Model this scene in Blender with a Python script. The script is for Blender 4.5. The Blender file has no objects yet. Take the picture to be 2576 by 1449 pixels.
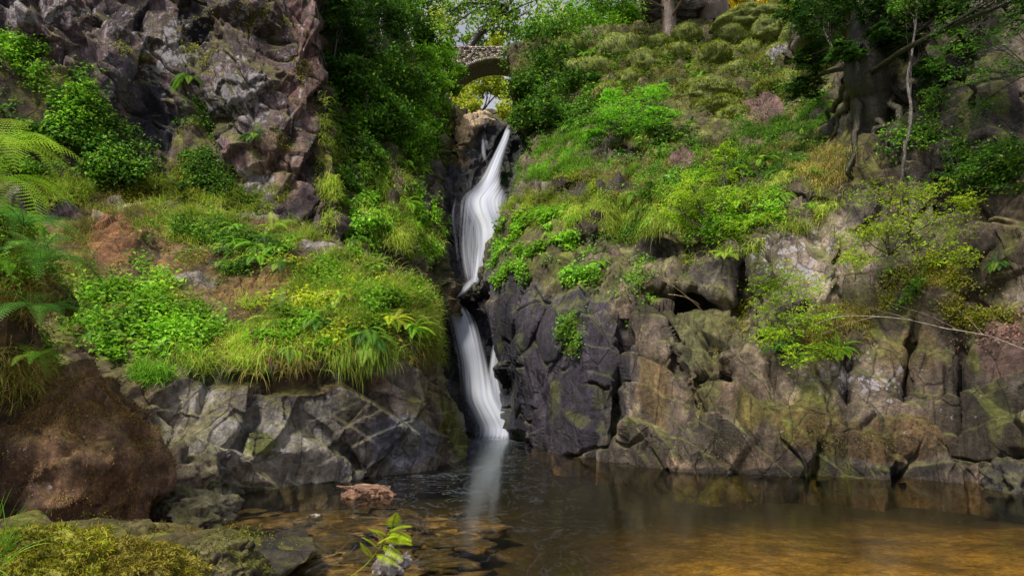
import bpy, bmesh, math, random
import numpy as np
from mathutils import Vector
rng=np.random.default_rng(7); random.seed(7)
C=bpy.context.scene.collection
IW,IH=2576.0,1449.0; F=IW*24/36; PIT=math.radians(8); CZ=2.0
def Yw(py): return CZ/math.tan(math.atan((py-IH/2)/F)-PIT)
def PW(px,py,Y):
    px=np.asarray(px,float);py=np.asarray(py,float);Y=np.asarray(Y,float)
    x=(px-IW/2)/F; v=(IH/2-py)/F
    t=Y/(math.cos(PIT)-v*math.sin(PIT))
    return np.stack([x*t,Y+0*t,CZ+(math.sin(PIT)+v*math.cos(PIT))*t],-1)
def M(Y): return Y/F
def nrm(v): return v/np.maximum(np.linalg.norm(v,axis=-1,keepdims=True),1e-9)
# ---------- noise
def hsh(i,j,k,s):
    i=i.astype(np.int64);j=j.astype(np.int64);k=k.astype(np.int64)
    h=((i*73856093)^(j*19349663)^(k*83492791)^(s*265443576))&0xffffffff
    h=((h^(h>>13))*1274126177)&0xffffffff
    h=((h^(h>>16))*668265263)&0xffffffff
    return (h^(h>>15))/4294967296.0
def vnoise(p,s=0):
    i=np.floor(p);f=p-i;f=f*f*(3-2*f);r=0
    for a in (0,1):
        for b in (0,1):
            for c in (0,1):
                w=(f[...,0] if a else 1-f[...,0])*(f[...,1] if b else 1-f[...,1])*(f[...,2] if c else 1-f[...,2])
                r=r+w*hsh(i[...,0]+a,i[...,1]+b,i[...,2]+c,s)
    return r*2-1
def fbm(p,sc,s=0,o=4):
    r=0;a=1;t=0
    for k in range(o):
        r=r+a*vnoise(p/sc*(2**k)+17.3*k,s+k);t+=a;a*=.55
    return r/t
def blocks(p,sc,s=0):
    q=p/sc;i=np.floor(q)
    best=np.full(q.shape[:-1],1e9);b2=best.copy();val=np.zeros_like(best)
    for a in (-1,0,1):
        for b in (-1,0,1):
            for c in (-1,0,1):
                ci=i[...,0]+a;cj=i[...,1]+b;ck=i[...,2]+c
                dx=q[...,0]-ci-hsh(ci,cj,ck,s+1);dy=q[...,1]-cj-hsh(ci,cj,ck,s+2);dz=q[...,2]-ck-hsh(ci,cj,ck,s+3)
                d=dx*dx+dy*dy+dz*dz
                h4=hsh(ci,cj,ck,s+4);h5=hsh(ci,cj,ck,s+5)*2-1;h6=hsh(ci,cj,ck,s+6)*2-1;h7=hsh(ci,cj,ck,s+7)*2-1
                v=(h4*2-1)*.45+(dx*h5+dy*h6+dz*h7)*1.1
                m=d<best
                b2=np.where(m,best,np.minimum(b2,d))
                val=np.where(m,v,val);best=np.where(m,d,best)
    return val,np.sqrt(b2)-np.sqrt(best)
def slabs(P,s,dirs):
    q=P+.28*np.stack([fbm(P+k*11,2.6,s+k,2) for k in range(3)],-1);r=0
    for k,(d,lam,a) in enumerate(dirs):
        d=np.array(d)/np.linalg.norm(d);x=(q@d)/lam+1.3*fbm(P,4.0,s+30+k,2)
        f=x-np.floor(x);w=np.where(f<.9,f/.9,(1-f)/.1)
        am=.25+1.2*sst(-.3,.4,fbm(P,2.6,s+60+k,2));r=r+a*(w*2-1)*am
    return r
def joints(P,s,J):
    r=0
    for k,(d,lam,w) in enumerate(J):
        d=np.array(d)/np.linalg.norm(d);x=(P@d)/lam+.55*fbm(P,2.2,s+k,3)
        ds=np.abs(x-np.round(x))*lam;r=np.maximum(r,np.exp(-(ds/w)**2)*sst(-.1,.25,fbm(P,1.6,s+9+k,2)))
    return r
def sst(a,b,x):
    t=np.clip((x-a)/(b-a),0,1);return t*t*(3-2*t)
# ---------- mesh helpers
def mesh(name,V,faces,mat,col=None,parent=None,smooth=False,attrs=None):
    V=np.asarray(V,np.float32).reshape(-1,3)
    me=bpy.data.meshes.new(name);me.vertices.add(len(V));me.vertices.foreach_set('co',V.ravel())
    fl=[np.asarray(f,np.int32) for f in faces if len(f)]
    loops=np.concatenate([f.ravel() for f in fl]);tot=np.concatenate([np.full(len(f),f.shape[1],np.int32) for f in fl])
    st=np.concatenate([[0],np.cumsum(tot)[:-1]]).astype(np.int32)
    me.loops.add(len(loops));me.loops.foreach_set('vertex_index',loops)
    me.polygons.add(len(tot));me.polygons.foreach_set('loop_start',st)
    me.update(calc_edges=True);me.validate()
    if smooth: me.polygons.foreach_set('use_smooth',np.ones(len(me.polygons),bool))
    if col is not None:
        c=np.asarray(col,np.float32).reshape(-1,col.shape[-1])
        if c.shape[1]==3: c=np.concatenate([c,np.ones((len(c),1),np.float32)],1)
        a=me.color_attributes.new('Col','FLOAT_COLOR','POINT');a.data.foreach_set('color',np.ascontiguousarray(c).ravel())
    for k,v in (attrs or {}).items():
        a=me.attributes.new(k,'FLOAT','POINT');a.data.foreach_set('value',np.asarray(v,np.float32).ravel())
    me.materials.append(mat)
    o=bpy.data.objects.new(name,me);C.objects.link(o)
    if parent: o.parent=parent
    return o
def tag(o,label=None,cat=None,group=None,kind=None):
    if label:o['label']=label
    if cat:o['category']=cat
    if group:o['group']=group
    if kind:o['kind']=kind
    return o
def empty(name,loc,label,cat,group=None):
    o=bpy.data.objects.new(name,None);C.objects.link(o);o.location=[float(a) for a in loc];o.empty_display_size=.2
    return tag(o,label,cat,group)
class Bag:
    def __init__(s): s.V=[];s.F={};s.Cc=[];s.n=0
    def add(s,V,faces,col):
        V=np.asarray(V,float).reshape(-1,3);col=np.asarray(col,float)
        if col.ndim==1: col=np.tile(col,(len(V),1))
        s.V.append(V);s.Cc.append(col.reshape(-1,3))
        for f in faces:
            f=np.asarray(f);s.F.setdefault(f.shape[1],[]).append(f+s.n)
        s.n+=len(V)
    def build(s,name,mat,parent=None,smooth=False,origin=None):
        V=np.concatenate(s.V)
        if origin is not None: V=V-np.asarray(origin)
        return mesh(name,V,[np.concatenate(f) for f in s.F.values()],mat,np.concatenate(s.Cc),parent,smooth)
# ---------- materials
def nodes(name):
    m=bpy.data.materials.new(name);m.use_nodes=True;t=m.node_tree;t.nodes.clear()
    out=t.nodes.new('ShaderNodeOutputMaterial');return m,t,out
def N(t,ty,**k):
    n=t.nodes.new(ty)
    for a,b in k.items():
        if a.startswith('i_'):
            key=a[2:]; key=int(key) if key.isdigit() else key.replace('_',' ')
            n.inputs[key].default_value=b
        else: setattr(n,a,b)
    return n
def ramp(t,src,stops):
    r=t.nodes.new('ShaderNodeValToRGB');t.links.new(src,r.inputs[0])
    e=r.color_ramp.elements
    while len(e)<len(stops): e.new(.5)
    for q,(p,c) in zip(e,stops):
        q.position=p;q.color=(c,c,c,1) if isinstance(c,(int,float)) else (*c,1)
    return r.outputs[0]
def mix(t,fac,a,b,mode='MIX'):
    n=N(t,'ShaderNodeMix',data_type='RGBA',blend_type=mode)
    for s,v in ((n.inputs[0],fac),(n.inputs[6],a),(n.inputs[7],b)):
        if hasattr(v,'node'): t.links.new(v,s)
        else: s.default_value=v if isinstance(v,(int,float)) else (*v,1)
    return n.outputs[2]
def rock_mat(name,bump=.5,fine=1.0,crack=1):
    m,t,out=nodes(name);L=t.links.new
    tc=N(t,'ShaderNodeTexCoord').outputs['Object']
    at=N(t,'ShaderNodeAttribute',attribute_name='Col')
    n1=N(t,'ShaderNodeTexNoise',i_Scale=1.6*fine,i_Detail=10.0,i_Roughness=.72);L(tc,n1.inputs['Vector'])
    n2=N(t,'ShaderNodeTexNoise',i_Scale=9.0*fine,i_Detail=7.0,i_Roughness=.75);L(tc,n2.inputs['Vector'])
    mp=N(t,'ShaderNodeMapping');mp.inputs['Rotation'].default_value=(.2,.5,.1);mp.inputs['Scale'].default_value=(2.6,2.6,.45);L(tc,mp.inputs[0])
    n4=N(t,'ShaderNodeTexNoise',i_Scale=1.5*fine,i_Detail=6.0,i_Roughness=.65,i_Distortion=.6);L(mp.outputs[0],n4.inputs['Vector'])
    c=mix(t,1.0,at.outputs['Color'],ramp(t,n1.outputs[0],[(.28,.35),(.5,1.),(.72,1.9)]),'MULTIPLY')
    c=mix(t,1.0,c,ramp(t,n2.outputs[0],[(.3,.45),(.5,1.),(.7,1.6)]),'MULTIPLY')
    c=mix(t,1.0,c,ramp(t,n4.outputs[0],[(.3,.5),(.5,1.),(.7,1.5)]),'MULTIPLY')
    li=N(t,'ShaderNodeAttribute',attribute_name='lichen')
    n3=N(t,'ShaderNodeTexNoise',i_Scale=3.6*fine,i_Detail=8.0,i_Roughness=.68);L(tc,n3.inputs['Vector'])
    ad=N(t,'ShaderNodeMath',operation='MULTIPLY_ADD');L(li.outputs['Fac'],ad.inputs[0]);ad.inputs[1].default_value=.22;L(n3.outputs[0],ad.inputs[2])
    c=mix(t,ramp(t,ad.outputs[0],[(.66,0.),(.70,.85)]),c,(.46,.43,.47))
    s=N(t,'ShaderNodeMath',operation='MULTIPLY_ADD');L(n4.outputs[0],s.inputs[0]);s.inputs[1].default_value=.8;L(n2.outputs[0],s.inputs[2])
    s2=N(t,'ShaderNodeMath',operation='MULTIPLY_ADD');L(n1.outputs[0],s2.inputs[0]);s2.inputs[1].default_value=.8;L(s.outputs[0],s2.inputs[2]);h=s2.outputs[0]
    if crack:
        wv=mix(t,.18,tc,n1.outputs['Color']);mp3=N(t,'ShaderNodeMapping');mp3.inputs['Rotation'].default_value=(.3,.45,.2);mp3.inputs['Scale'].default_value=(1.3,1.3,.5);L(wv,mp3.inputs[0])
        vr=N(t,'ShaderNodeTexVoronoi',feature='DISTANCE_TO_EDGE',i_Scale=1.15*fine);L(mp3.outputs[0],vr.inputs['Vector'])
        vc=N(t,'ShaderNodeTexVoronoi',feature='F1',i_Scale=1.15*fine);L(mp3.outputs[0],vc.inputs['Vector'])
        cr=ramp(t,vr.outputs['Distance'],[(0,0.),(.022,1.)])
        c=mix(t,.5,c,mix(t,1.0,c,ramp(t,vr.outputs['Distance'],[(0,.25),(.025,1.)]),'MULTIPLY'))
        sc_=N(t,'ShaderNodeSeparateColor');L(vc.outputs['Color'],sc_.inputs[0])
        c=mix(t,1.0,c,ramp(t,sc_.outputs[0],[(0,.72),(1,1.25)]),'MULTIPLY')
        s3=N(t,'ShaderNodeMath',operation='MULTIPLY_ADD');L(cr,s3.inputs[0]);s3.inputs[1].default_value=.4;L(h,s3.inputs[2]);h=s3.outputs[0]
    b=N(t,'ShaderNodeBsdfPrincipled');L(c,b.inputs['Base Color'])
    L(ramp(t,at.outputs['Alpha'],[(0,.88),(1,.2)]),b.inputs['Roughness'])
    bp=N(t,'ShaderNodeBump',i_Strength=bump,i_Distance=.18/fine);L(h,bp.inputs['Height']);L(bp.outputs[0],b.inputs['Normal'])
    L(b.outputs[0],out.inputs[0]);return m
def leaf_mat(name,tr=.42,gl=.018):
    m,t,out=nodes(name);L=t.links.new
    at=N(t,'ShaderNodeAttribute',attribute_name='Col')
    d=N(t,'ShaderNodeBsdfDiffuse');L(at.outputs['Color'],d.inputs[0])
    tl=N(t,'ShaderNodeBsdfTranslucent');L(at.outputs['Color'],tl.inputs[0])
    g=N(t,'ShaderNodeBsdfGlossy',i_Roughness=.5);g.inputs[0].default_value=(.7,.8,.6,1)
    a=N(t,'ShaderNodeMixShader',i_0=tr);L(d.outputs[0],a.inputs[1]);L(tl.outputs[0],a.inputs[2])
    b=N(t,'ShaderNodeMixShader',i_0=gl);L(a.outputs[0],b.inputs[1]);L(g.outputs[0],b.inputs[2])
    L(b.outputs[0],out.inputs[0]);return m
ROCK=rock_mat('layered rock',.8);BOULD=rock_mat('boulder rock',.7,2.2,0);LEAF=leaf_mat('leaf');MOSS=leaf_mat('moss strands',.25,.01)
BARK2=rock_mat('bridge stone',.4,5.0,0);TRK=rock_mat('bark',.7,5.0,0)
PAL=dict(
 bright=[(.22,.50,.025),(.33,.58,.03),(.15,.38,.02),(.28,.54,.05)],
 yellow=[(.50,.62,.025),(.40,.58,.03),(.58,.62,.05)],
 gold=[(.9,.62,.04),(.7,.65,.05),(.8,.5,.04)],
 glow=[(.70,.80,.08),(.58,.76,.06),(.80,.83,.15)],  # backlight beyond the bridge is put into this raised leaf colour
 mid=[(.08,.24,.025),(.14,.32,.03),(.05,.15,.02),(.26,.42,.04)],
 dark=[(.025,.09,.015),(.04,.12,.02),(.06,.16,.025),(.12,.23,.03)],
 blue=[(.17,.44,.06),(.24,.52,.08),(.12,.34,.05)],
 straw=[(.50,.40,.13),(.38,.26,.08),(.30,.36,.05)],
 grass=[(.40,.58,.05),(.50,.62,.08),(.28,.48,.04),(.52,.50,.12)],
 ggrass=[(.22,.50,.04),(.33,.58,.05),(.16,.37,.03)],
 fringe=[(.34,.56,.05),(.44,.60,.07),(.24,.45,.03),(.46,.38,.09)],
 moss=[(.32,.34,.03),(.22,.28,.02),(.42,.38,.04)],
 gmoss=[(.20,.25,.02),(.12,.18,.015),(.29,.30,.025),(.17,.13,.03)],
 litter=[(.30,.16,.13),(.20,.10,.08),(.36,.21,.17)])
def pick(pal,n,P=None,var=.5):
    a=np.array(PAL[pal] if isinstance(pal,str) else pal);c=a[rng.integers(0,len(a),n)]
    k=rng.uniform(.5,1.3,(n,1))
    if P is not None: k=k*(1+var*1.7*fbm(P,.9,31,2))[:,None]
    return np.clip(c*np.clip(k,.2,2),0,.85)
UP=np.array([0,0,1.])
def add_leaves(bag,P,Nn,size,asp,pal):
    n=len(P);Nn=nrm(Nn);a=rng.normal(size=(n,3));ax=nrm(a-(a*Nn).sum(1,keepdims=True)*Nn);sd=np.cross(Nn,ax)
    L=(size*rng.uniform(.6,1.4,(n,1)));w=L*asp
    v0=P-ax*L*.4;v1=P+ax*.1*L+sd*w/2+Nn*L*.12;v2=P+ax*L*.6-Nn*.12*L;v3=P+ax*.1*L-sd*w/2+Nn*L*.12
    V=np.stack([v0,v1,v2,v3],1);b=np.arange(n)[:,None]*4
    bag.add(V,[np.concatenate([b+[0,1,2],b+[0,2,3]])],np.repeat(pick(pal,n,P),4,0))
def add_grass(bag,P,Nn,L,w,droop,pal,segs=4,up=.8,spread=.5):
    n=len(P);d=nrm(Nn*.6+UP*up+rng.normal(size=(n,3))*spread)
    sd=nrm(np.cross(d,rng.normal(size=(n,3))));Ls=L*rng.uniform(.4,1.4,(n,1));p=P.copy();rows=[]
    for k in range(segs):
        ww=w*(1-k/segs*.75)
        rows+= [p+sd*ww/2,p-sd*ww/2];p=p+d*Ls/segs;d=nrm(d-UP*droop)
    rows.append(p);V=np.stack(rows,1);m=2*segs+1;b=np.arange(n)[:,None]*m
    q=np.concatenate([b+[2*k,2*k+1,2*k+3,2*k+2] for k in range(segs-1)]);t=b+[2*segs-2,2*segs-1,2*segs]
    bag.add(V,[q,t],np.repeat(pick(pal,n,P),m,0))
def tube(bag,path,rad,col,sides=7):
    path=np.asarray(path,float);n=len(path);rad=np.broadcast_to(rad,(n,))
    T=nrm(np.gradient(path,axis=0));ref=np.array([.31,.9,.3]);A=nrm(np.cross(T,ref));B=np.cross(T,A)
    th=np.linspace(0,2*np.pi,sides,endpoint=False)
    V=path[:,None]+rad[:,None,None]*(np.cos(th)[None,:,None]*A[:,None]+np.sin(th)[None,:,None]*B[:,None])
    i=np.arange(n-1)[:,None]*sides;j=np.arange(sides);k=(j+1)%sides
    q=np.stack([i+j,i+k,i+sides+k,i+sides+j],-1).reshape(-1,4)
    bag.add(V,[q],np.array(col,float))
def curve(pts,n=12,wob=0.0):
    pts=np.asarray(pts,float);m=len(pts);t=np.linspace(0,m-1,n*(m-1)+1);i=np.clip(t.astype(int),0,m-2);f=(t-i)[:,None]
    g=lambda k:pts[np.clip(k,0,m-1)]
    p0,p1,p2,p3=g(i-1),g(i),g(i+1),g(i+2)
    r=.5*(2*p1+(p2-p0)*f+(2*p0-5*p1+4*p2-p3)*f*f+(3*p1-p0-3*p2+p3)*f**3)
    if wob:
        o=rng.uniform(0,99,3);r=r+wob*np.stack([fbm(r+o+k*9,.5,k,2) for k in range(3)],-1)
    return r
# ---------- terrain patches
PATCH={};BAREW={}
def tps(ctrl,px,py):
    c=np.array(ctrl,float);x=c[:,:2]/1000;n=len(c)
    def phi(r2): return np.where(r2>1e-12,.5*r2*np.log(np.maximum(r2,1e-12)),0)
    K=phi(((x[:,None]-x[None])**2).sum(-1))+np.eye(n)*2e-3;Pm=np.c_[np.ones(n),x]
    A=np.block([[K,Pm],[Pm.T,np.zeros((3,3))]]);w=np.linalg.solve(A,np.r_[c[:,2],0,0,0])
    X=np.stack([px,py],-1)/1000;r=w[n]+w[n+1]*X[...,0]+w[n+2]*X[...,1]
    for k in range(n): r=r+w[k]*phi(((X-x[k])**2).sum(-1))
    return np.clip(r,c[:,2].min()-.5,c[:,2].max()+1)
def ell(L,px,py,soft=1.0):
    r=np.zeros_like(px)
    for e in L:
        d=((px-e[0])/e[2])**2+((py-e[1])/e[3])**2
        r=np.maximum(r,(e[4] if len(e)>4 else 1)*np.exp(-d*.9*soft))
    return r
SD=[((.55,.1,.83),1.9,.5),((.9,.2,-.4),1.35,.42),((.25,.4,.9),.62,.2),((-.7,.2,.7),.45,.13)]
JT=[((.95,.2,.25),1.5,.045),((.75,.3,-.55),2.1,.04),((.2,.3,.95),1.7,.04)]
def patch(name,px0,px1,top,bot,ctrl,nx,ny,L=None,R=None,dents=(),veg=(),amp=(.35,.35,.14,.05),skirt=(0,0,0,0),
          rockA=(.1,.08,.08),rockB=(.16,.12,.1),blobs=(),mossup=.6,mossc=(.09,.10,.02),soil=(.07,.05,.025),lich=(),wet=(),seed=1,smoothz=(),hum=(),stretch=(1,1,.5),sd=SD,blotch=.5,bare=(),jt=JT,jd=.22,bs=1.5,vk=.8):
    s=np.linspace(0,1,nx)[None,:]+np.zeros((ny,1));t=np.linspace(0,1,ny)[:,None]+np.zeros((1,nx))
    pn=px0+(px1-px0)*s
    tp=np.interp(pn,*zip(*top));bt=np.interp(pn,*zip(*bot));py=tp+(bt-tp)*t
    l=np.interp(py,*zip(*L)) if L else px0;r=np.interp(py,*zip(*R)) if R else px1
    px=l+(r-l)*s
    Y=tps(ctrl,px,py)
    for d in dents:
        an=math.radians(d[5] if len(d)>5 else 0);ux=(px-d[0])*math.cos(an)+(py-d[1])*math.sin(an);uy=-(px-d[0])*math.sin(an)+(py-d[1])*math.cos(an)
        Y=Y+d[4]*np.exp(-(ux/d[2])**2-(uy/d[3])**2)
    P=PW(px,py,Y)
    kl,kr,kt,kb=skirt
    def cols(edge,sgn,k):
        st=np.linspace(0,1,14)[1:];return [edge+np.stack([edge[:,0]/edge[:,1]*k*a+sgn*k*.06*a*a,edge[:,0]*0+k*a,edge[:,0]*0],-1) for a in st]
    if kb:
        rows=[P[-1]+np.array([0,0,-kb*a]) for a in np.linspace(0,1,9)[1:]]
        P=np.concatenate([P]+[x[None] for x in rows],0);px=np.concatenate([px]+[px[-1:]]*8,0);py=np.concatenate([py]+[py[-1:]]*8,0)
    if kr:
        c=cols(P[:,-1],-1,kr);P=np.concatenate([P]+[x[:,None] for x in c],1)
        px=np.concatenate([px]+[px[:,-1:]]*len(c),1);py=np.concatenate([py]+[py[:,-1:]]*len(c),1)
    if kl:
        c=cols(P[:,0],1,kl)[::-1];P=np.concatenate([x[:,None] for x in c]+[P],1)
        px=np.concatenate([px[:,:1]]*len(c)+[px],1);py=np.concatenate([py[:,:1]]*len(c)+[py],1)
    if kt:
        rows=[]
        for a in np.linspace(0,1,10)[1:]: rows.append(P[0]+np.array([0,kt*a,-.05*kt*a]))
        rows=rows[::-1];P=np.concatenate([x[None] for x in rows]+[P],0)
        px=np.concatenate([px[:1]]*len(rows)+[px],0);py=np.concatenate([py[:1]]*len(rows)+[py],0)
    def normals(P): return nrm(np.cross(np.gradient(P,axis=0),np.gradient(P,axis=1)))
    n0=normals(P)
    jx=fbm(P,1.6,seed+50)*70
    vm=ell(veg,px+jx,py+fbm(P,1.3,seed+51)*60)
    vm=sst(.3,.6,vm+.3*fbm(P,.8,seed+52))
    bw=np.zeros_like(px)
    for e in bare: bw=np.maximum(bw,sst(.35,.6,np.exp(-((px+jx*.4-e[0])/e[2])**2-((py-e[1])/e[3])**2)+.3*fbm(P,.5,seed+53)))
    sm=ell(smoothz,px,py);hm=ell(hum,px,py) if len(hum) else 0*px
    q=P*np.array(stretch);q=q+.16*np.stack([fbm(P+k*7,1.3,seed+k,2) for k in range(3)],-1)
    b1,e1=blocks(q,bs,seed);b2,e2=blocks(q+5,.6,seed+20)
    sl=slabs(P,seed,sd);jn=joints(P,seed+70,jt)
    rk=(1-vk*vm*(1-bw))*(1-.85*sm)*(1-.85*np.clip(hm*1.3,0,1))
    d=amp[0]*fbm(P,3.0,seed,3)+rk*(amp[1]*(.75*b1+.85*sl)+amp[2]*b2-jd*jn)+amp[3]*fbm(P,.25,seed+9,3)
    d=d+vm*.16*fbm(P,.6,seed+12,3)
    if len(hum): 
        hb_,he=blocks(P*np.array([1,1,1.3]),1.25,seed+90);d=d+hm*(.9*np.sqrt(np.clip(he,0,.6))-.35+.2*hb_)
    P=P+n0*d[...,None];n1=normals(P)
    c=np.array(rockA)+(np.array(rockB)-np.array(rockA))*sst(-.35,.4,fbm(P,1.3,seed+3)+.35*b1)[...,None]
    c=c*(1+.3*b2)[...,None]
    stk=fbm(P*np.array([1,1,.22]),.42,seed+33,3);c=c*(1+.7*stk)[...,None]
    warm=fbm(P,1.9,seed+37,3);c=c*(1+warm[...,None]*np.array([.28,.03,-.22]))
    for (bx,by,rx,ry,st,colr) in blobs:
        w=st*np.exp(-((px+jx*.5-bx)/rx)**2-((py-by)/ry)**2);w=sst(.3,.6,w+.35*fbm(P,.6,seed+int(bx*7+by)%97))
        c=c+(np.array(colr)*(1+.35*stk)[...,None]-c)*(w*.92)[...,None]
    bl=sst(.1,.38,fbm(P*np.array([1,1,.4]),.7,seed+44,4))*blotch;c=c+(np.array(mossc)*.85-c)*bl[...,None]
    mu=sst(.35,.75,n1[...,2]+.35*fbm(P,.5,seed+5))*mossup
    c=c+(np.array(mossc)-c)*mu[...,None]
    sc=np.array(soil)+(np.array(mossc)-np.array(soil))*sst(-.2,.25,fbm(P,.45,seed+6))[...,None]
    c=c+(sc-c)*(vm*.9)[...,None]
    for e in bare:
        w=sst(.3,.6,np.exp(-((px+jx*.4-e[0])/e[2])**2-((py-e[1])/e[3])**2)+.3*fbm(P,.5,seed+53))
        c=c+(np.array(e[4])*(1+.5*fbm(P,.3,seed+54))[...,None]-c)*(w*.95)[...,None]
    wt=ell(wet,px,py);li=ell(lich,px,py)*(1-vm)*(1-mu)
    c=np.concatenate([np.clip(c,.006,1),np.clip(wt,0,1)[...,None]],-1)
    h,w=P.shape[:2];i=np.arange(h*w).reshape(h,w)
    f=np.stack([i[:-1,:-1],i[1:,:-1],i[1:,1:],i[:-1,1:]],-1).reshape(-1,4)
    o=mesh(name,P,[f],ROCK,c,smooth=True,attrs={'lichen':li});tag(o,kind='structure')
    PATCH[name]=(P.reshape(-1,3),n1.reshape(-1,3),px.ravel(),py.ravel(),vm.ravel());BAREW[name]=bw.ravel()
    return o
def scat(pn,els,n,clump=.5,seed=0,lift=0.0):
    P,Nn,px,py,vm=PATCH[pn];w=ell(els,px,py,1.2)
    w=np.where(w<.12,0,w)*(1-.95*BAREW[pn])*np.clip(.2+clump*4.6*fbm(P,.8,seed+77,3),.0,2)
    w=w/w.sum();i=rng.choice(len(P),n,p=w)
    j=rng.normal(size=(n,3))*.06;return P[i]+j+Nn[i]*lift,Nn[i]

# LEFT CLIFF
patch('left_cliff',-160,860,[(-160,-160),(860,-160)],[(-160,620),(860,640)],
 [(-160,-160,20),(-160,620,18),(0,0,21.5),(400,0,24),(780,0,25),(860,-160,27),(0,300,20.5),(250,120,22),(400,300,23),(640,300,22.8),(800,300,24),(850,560,23),(400,560,21.5),(640,560,21.8),(860,640,22),(200,500,20.5)],
 340,260,R=[(-160,790),(0,795),(150,812),(300,832),(450,840),(560,850),(640,860)],
 dents=[(385,300,70,100,1.0),(540,330,40,150,.9,-25),(700,120,24,200,.5,-20),(600,150,60,160,-.5,-20),(100,40,60,60,-.7),(230,100,30,50,.9,40),(760,250,40,180,-.4),(480,60,40,90,.6,-20)],
 veg=[(80,300,170,140),(240,400,130,90),(300,470,150,60),(500,400,50,130),(520,490,90,50),(340,130,60,30,.7),(20,150,60,60),(830,420,26,160,.8)],
 amp=(.25,.50,.10,.035),skirt=(0,10,6,0),rockA=(.075,.050,.060),rockB=(.19,.13,.14),
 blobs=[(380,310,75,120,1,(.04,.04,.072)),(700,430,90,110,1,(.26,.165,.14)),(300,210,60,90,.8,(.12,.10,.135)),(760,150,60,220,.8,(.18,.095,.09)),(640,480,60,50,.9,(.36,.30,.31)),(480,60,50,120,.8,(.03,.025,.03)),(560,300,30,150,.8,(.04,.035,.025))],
 lich=[(100,30,140,60,1),(420,130,100,90,1),(600,230,110,110,1),(640,470,60,60,1),(300,100,80,80,.8),(750,230,60,220,.6),(660,30,120,60,.6)],
 mossup=.8,mossc=(.15,.15,.025),seed=3,sd=[((.62,.1,.78),2.6,.6),((.85,.2,-.45),1.9,.4),((.5,.4,.75),.9,.25),((.8,.2,.5),.5,.10)],blotch=.35,stretch=(1,1,.75),bs=2.2,
 jt=[((.62,.1,.78),1.6,.04),((.85,.2,-.45),1.8,.04)])
# LEFT TERRACE
patch('left_terrace',-160,1190,[(-160,480),(0,470),(200,480),(400,520),(640,545),(850,560),(910,630),(1000,650),(1080,668),(1110,690),(1190,740)],
 [(-160,1420),(300,1400),(400,1330),(500,1275),(600,1243),(750,1228),(900,1212),(1000,1202),(1190,1178)],
 [(-160,480,20),(0,480,21),(400,530,20.8),(640,560,20.6),(850,575,20.6),(1000,655,19.3),(1100,690,20.3),(200,700,16.6),(500,700,17.2),(800,720,17.0),(1050,760,17.2),(-160,900,11),(200,900,13),(400,930,13.3),(700,945,14.0),(900,930,15),(1040,890,16),(1120,900,18),(-160,1420,Yw(1340)),(300,1400,Yw(1330)),(400,1320,Yw(1310)),(600,1240,Yw(1240)),(800,1215,Yw(1215)),(1000,1195,Yw(1193)),(1090,1180,16.8),(1175,1130,19.5),(1160,1000,19),(500,1100,12.9),(800,1100,14.3),(1000,1080,15.4),(1100,1050,16.4)],
 500,400,R=[(480,1076),(690,1082),(760,1086),(850,1096),(940,1114),(1000,1140),(1090,1170),(1130,1172),(1200,1160)],
 dents=[(600,1120,14,120,.3,25),(430,1080,60,60,.5),(850,1130,16,90,.3,-50),(740,1140,90,50,-.35),(470,1150,60,60,-.4),(1060,1090,70,80,-.3),(520,980,12,80,.25,15),(700,955,160,16,.4),(300,800,60,30,-.3)],
 veg=[(500,600,700,60),(200,700,260,120),(600,700,380,110),(950,720,230,90),(650,830,480,75),(1050,800,90,100),(380,930,60,45),(150,860,150,80)],
 bare=[(290,605,95,64,(.22,.10,.04)),(640,725,130,40,(.20,.12,.04)),(500,705,60,24,(.28,.24,.22)),(820,622,64,26,(.27,.23,.22)),(420,672,64,24,(.2,.12,.04)),(600,800,48,36,(.16,.09,.04)),(700,545,140,18,(.32,.27,.27)),(200,880,60,30,(.14,.09,.05)),(560,900,30,24,(.13,.09,.05))],
 amp=(.2,.26,.05,.03),skirt=(0,13,4,2),rockA=(.13,.10,.085),rockB=(.31,.265,.225),bs=2.1,stretch=(1,1,.8),
 blobs=[(640,1110,220,110,.7,(.34,.305,.27)),(1010,1110,110,70,.8,(.23,.225,.285)),(470,1190,80,60,.8,(.36,.32,.27)),(640,1110,50,40,.9,(.15,.17,.03)),(740,960,300,30,.8,(.11,.065,.035)),(1150,1080,40,110,.9,(.15,.16,.03)),(300,1000,140,90,.9,(.11,.07,.04)),(560,1235,200,12,1,(.04,.035,.03)),(1100,950,50,120,.8,(.14,.10,.06))],
 lich=[(700,1130,220,90,.5),(520,980,30,70,.9),(850,960,30,60,.8),(470,1190,80,60,.5)],wet=[(1020,1110,120,80,.8),(700,1230,500,20,.9),(1180,1100,30,90,.8),(700,1150,260,60,.35)],
 mossup=.55,mossc=(.18,.175,.03),soil=(.15,.085,.035),seed=11,sd=[((.55,.1,.83),1.3,.5),((.8,.2,-.6),1.6,.4),((.1,.5,.85),.6,.22),((-.6,.2,.8),.4,.10)],blotch=.35,jd=.12)
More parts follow.
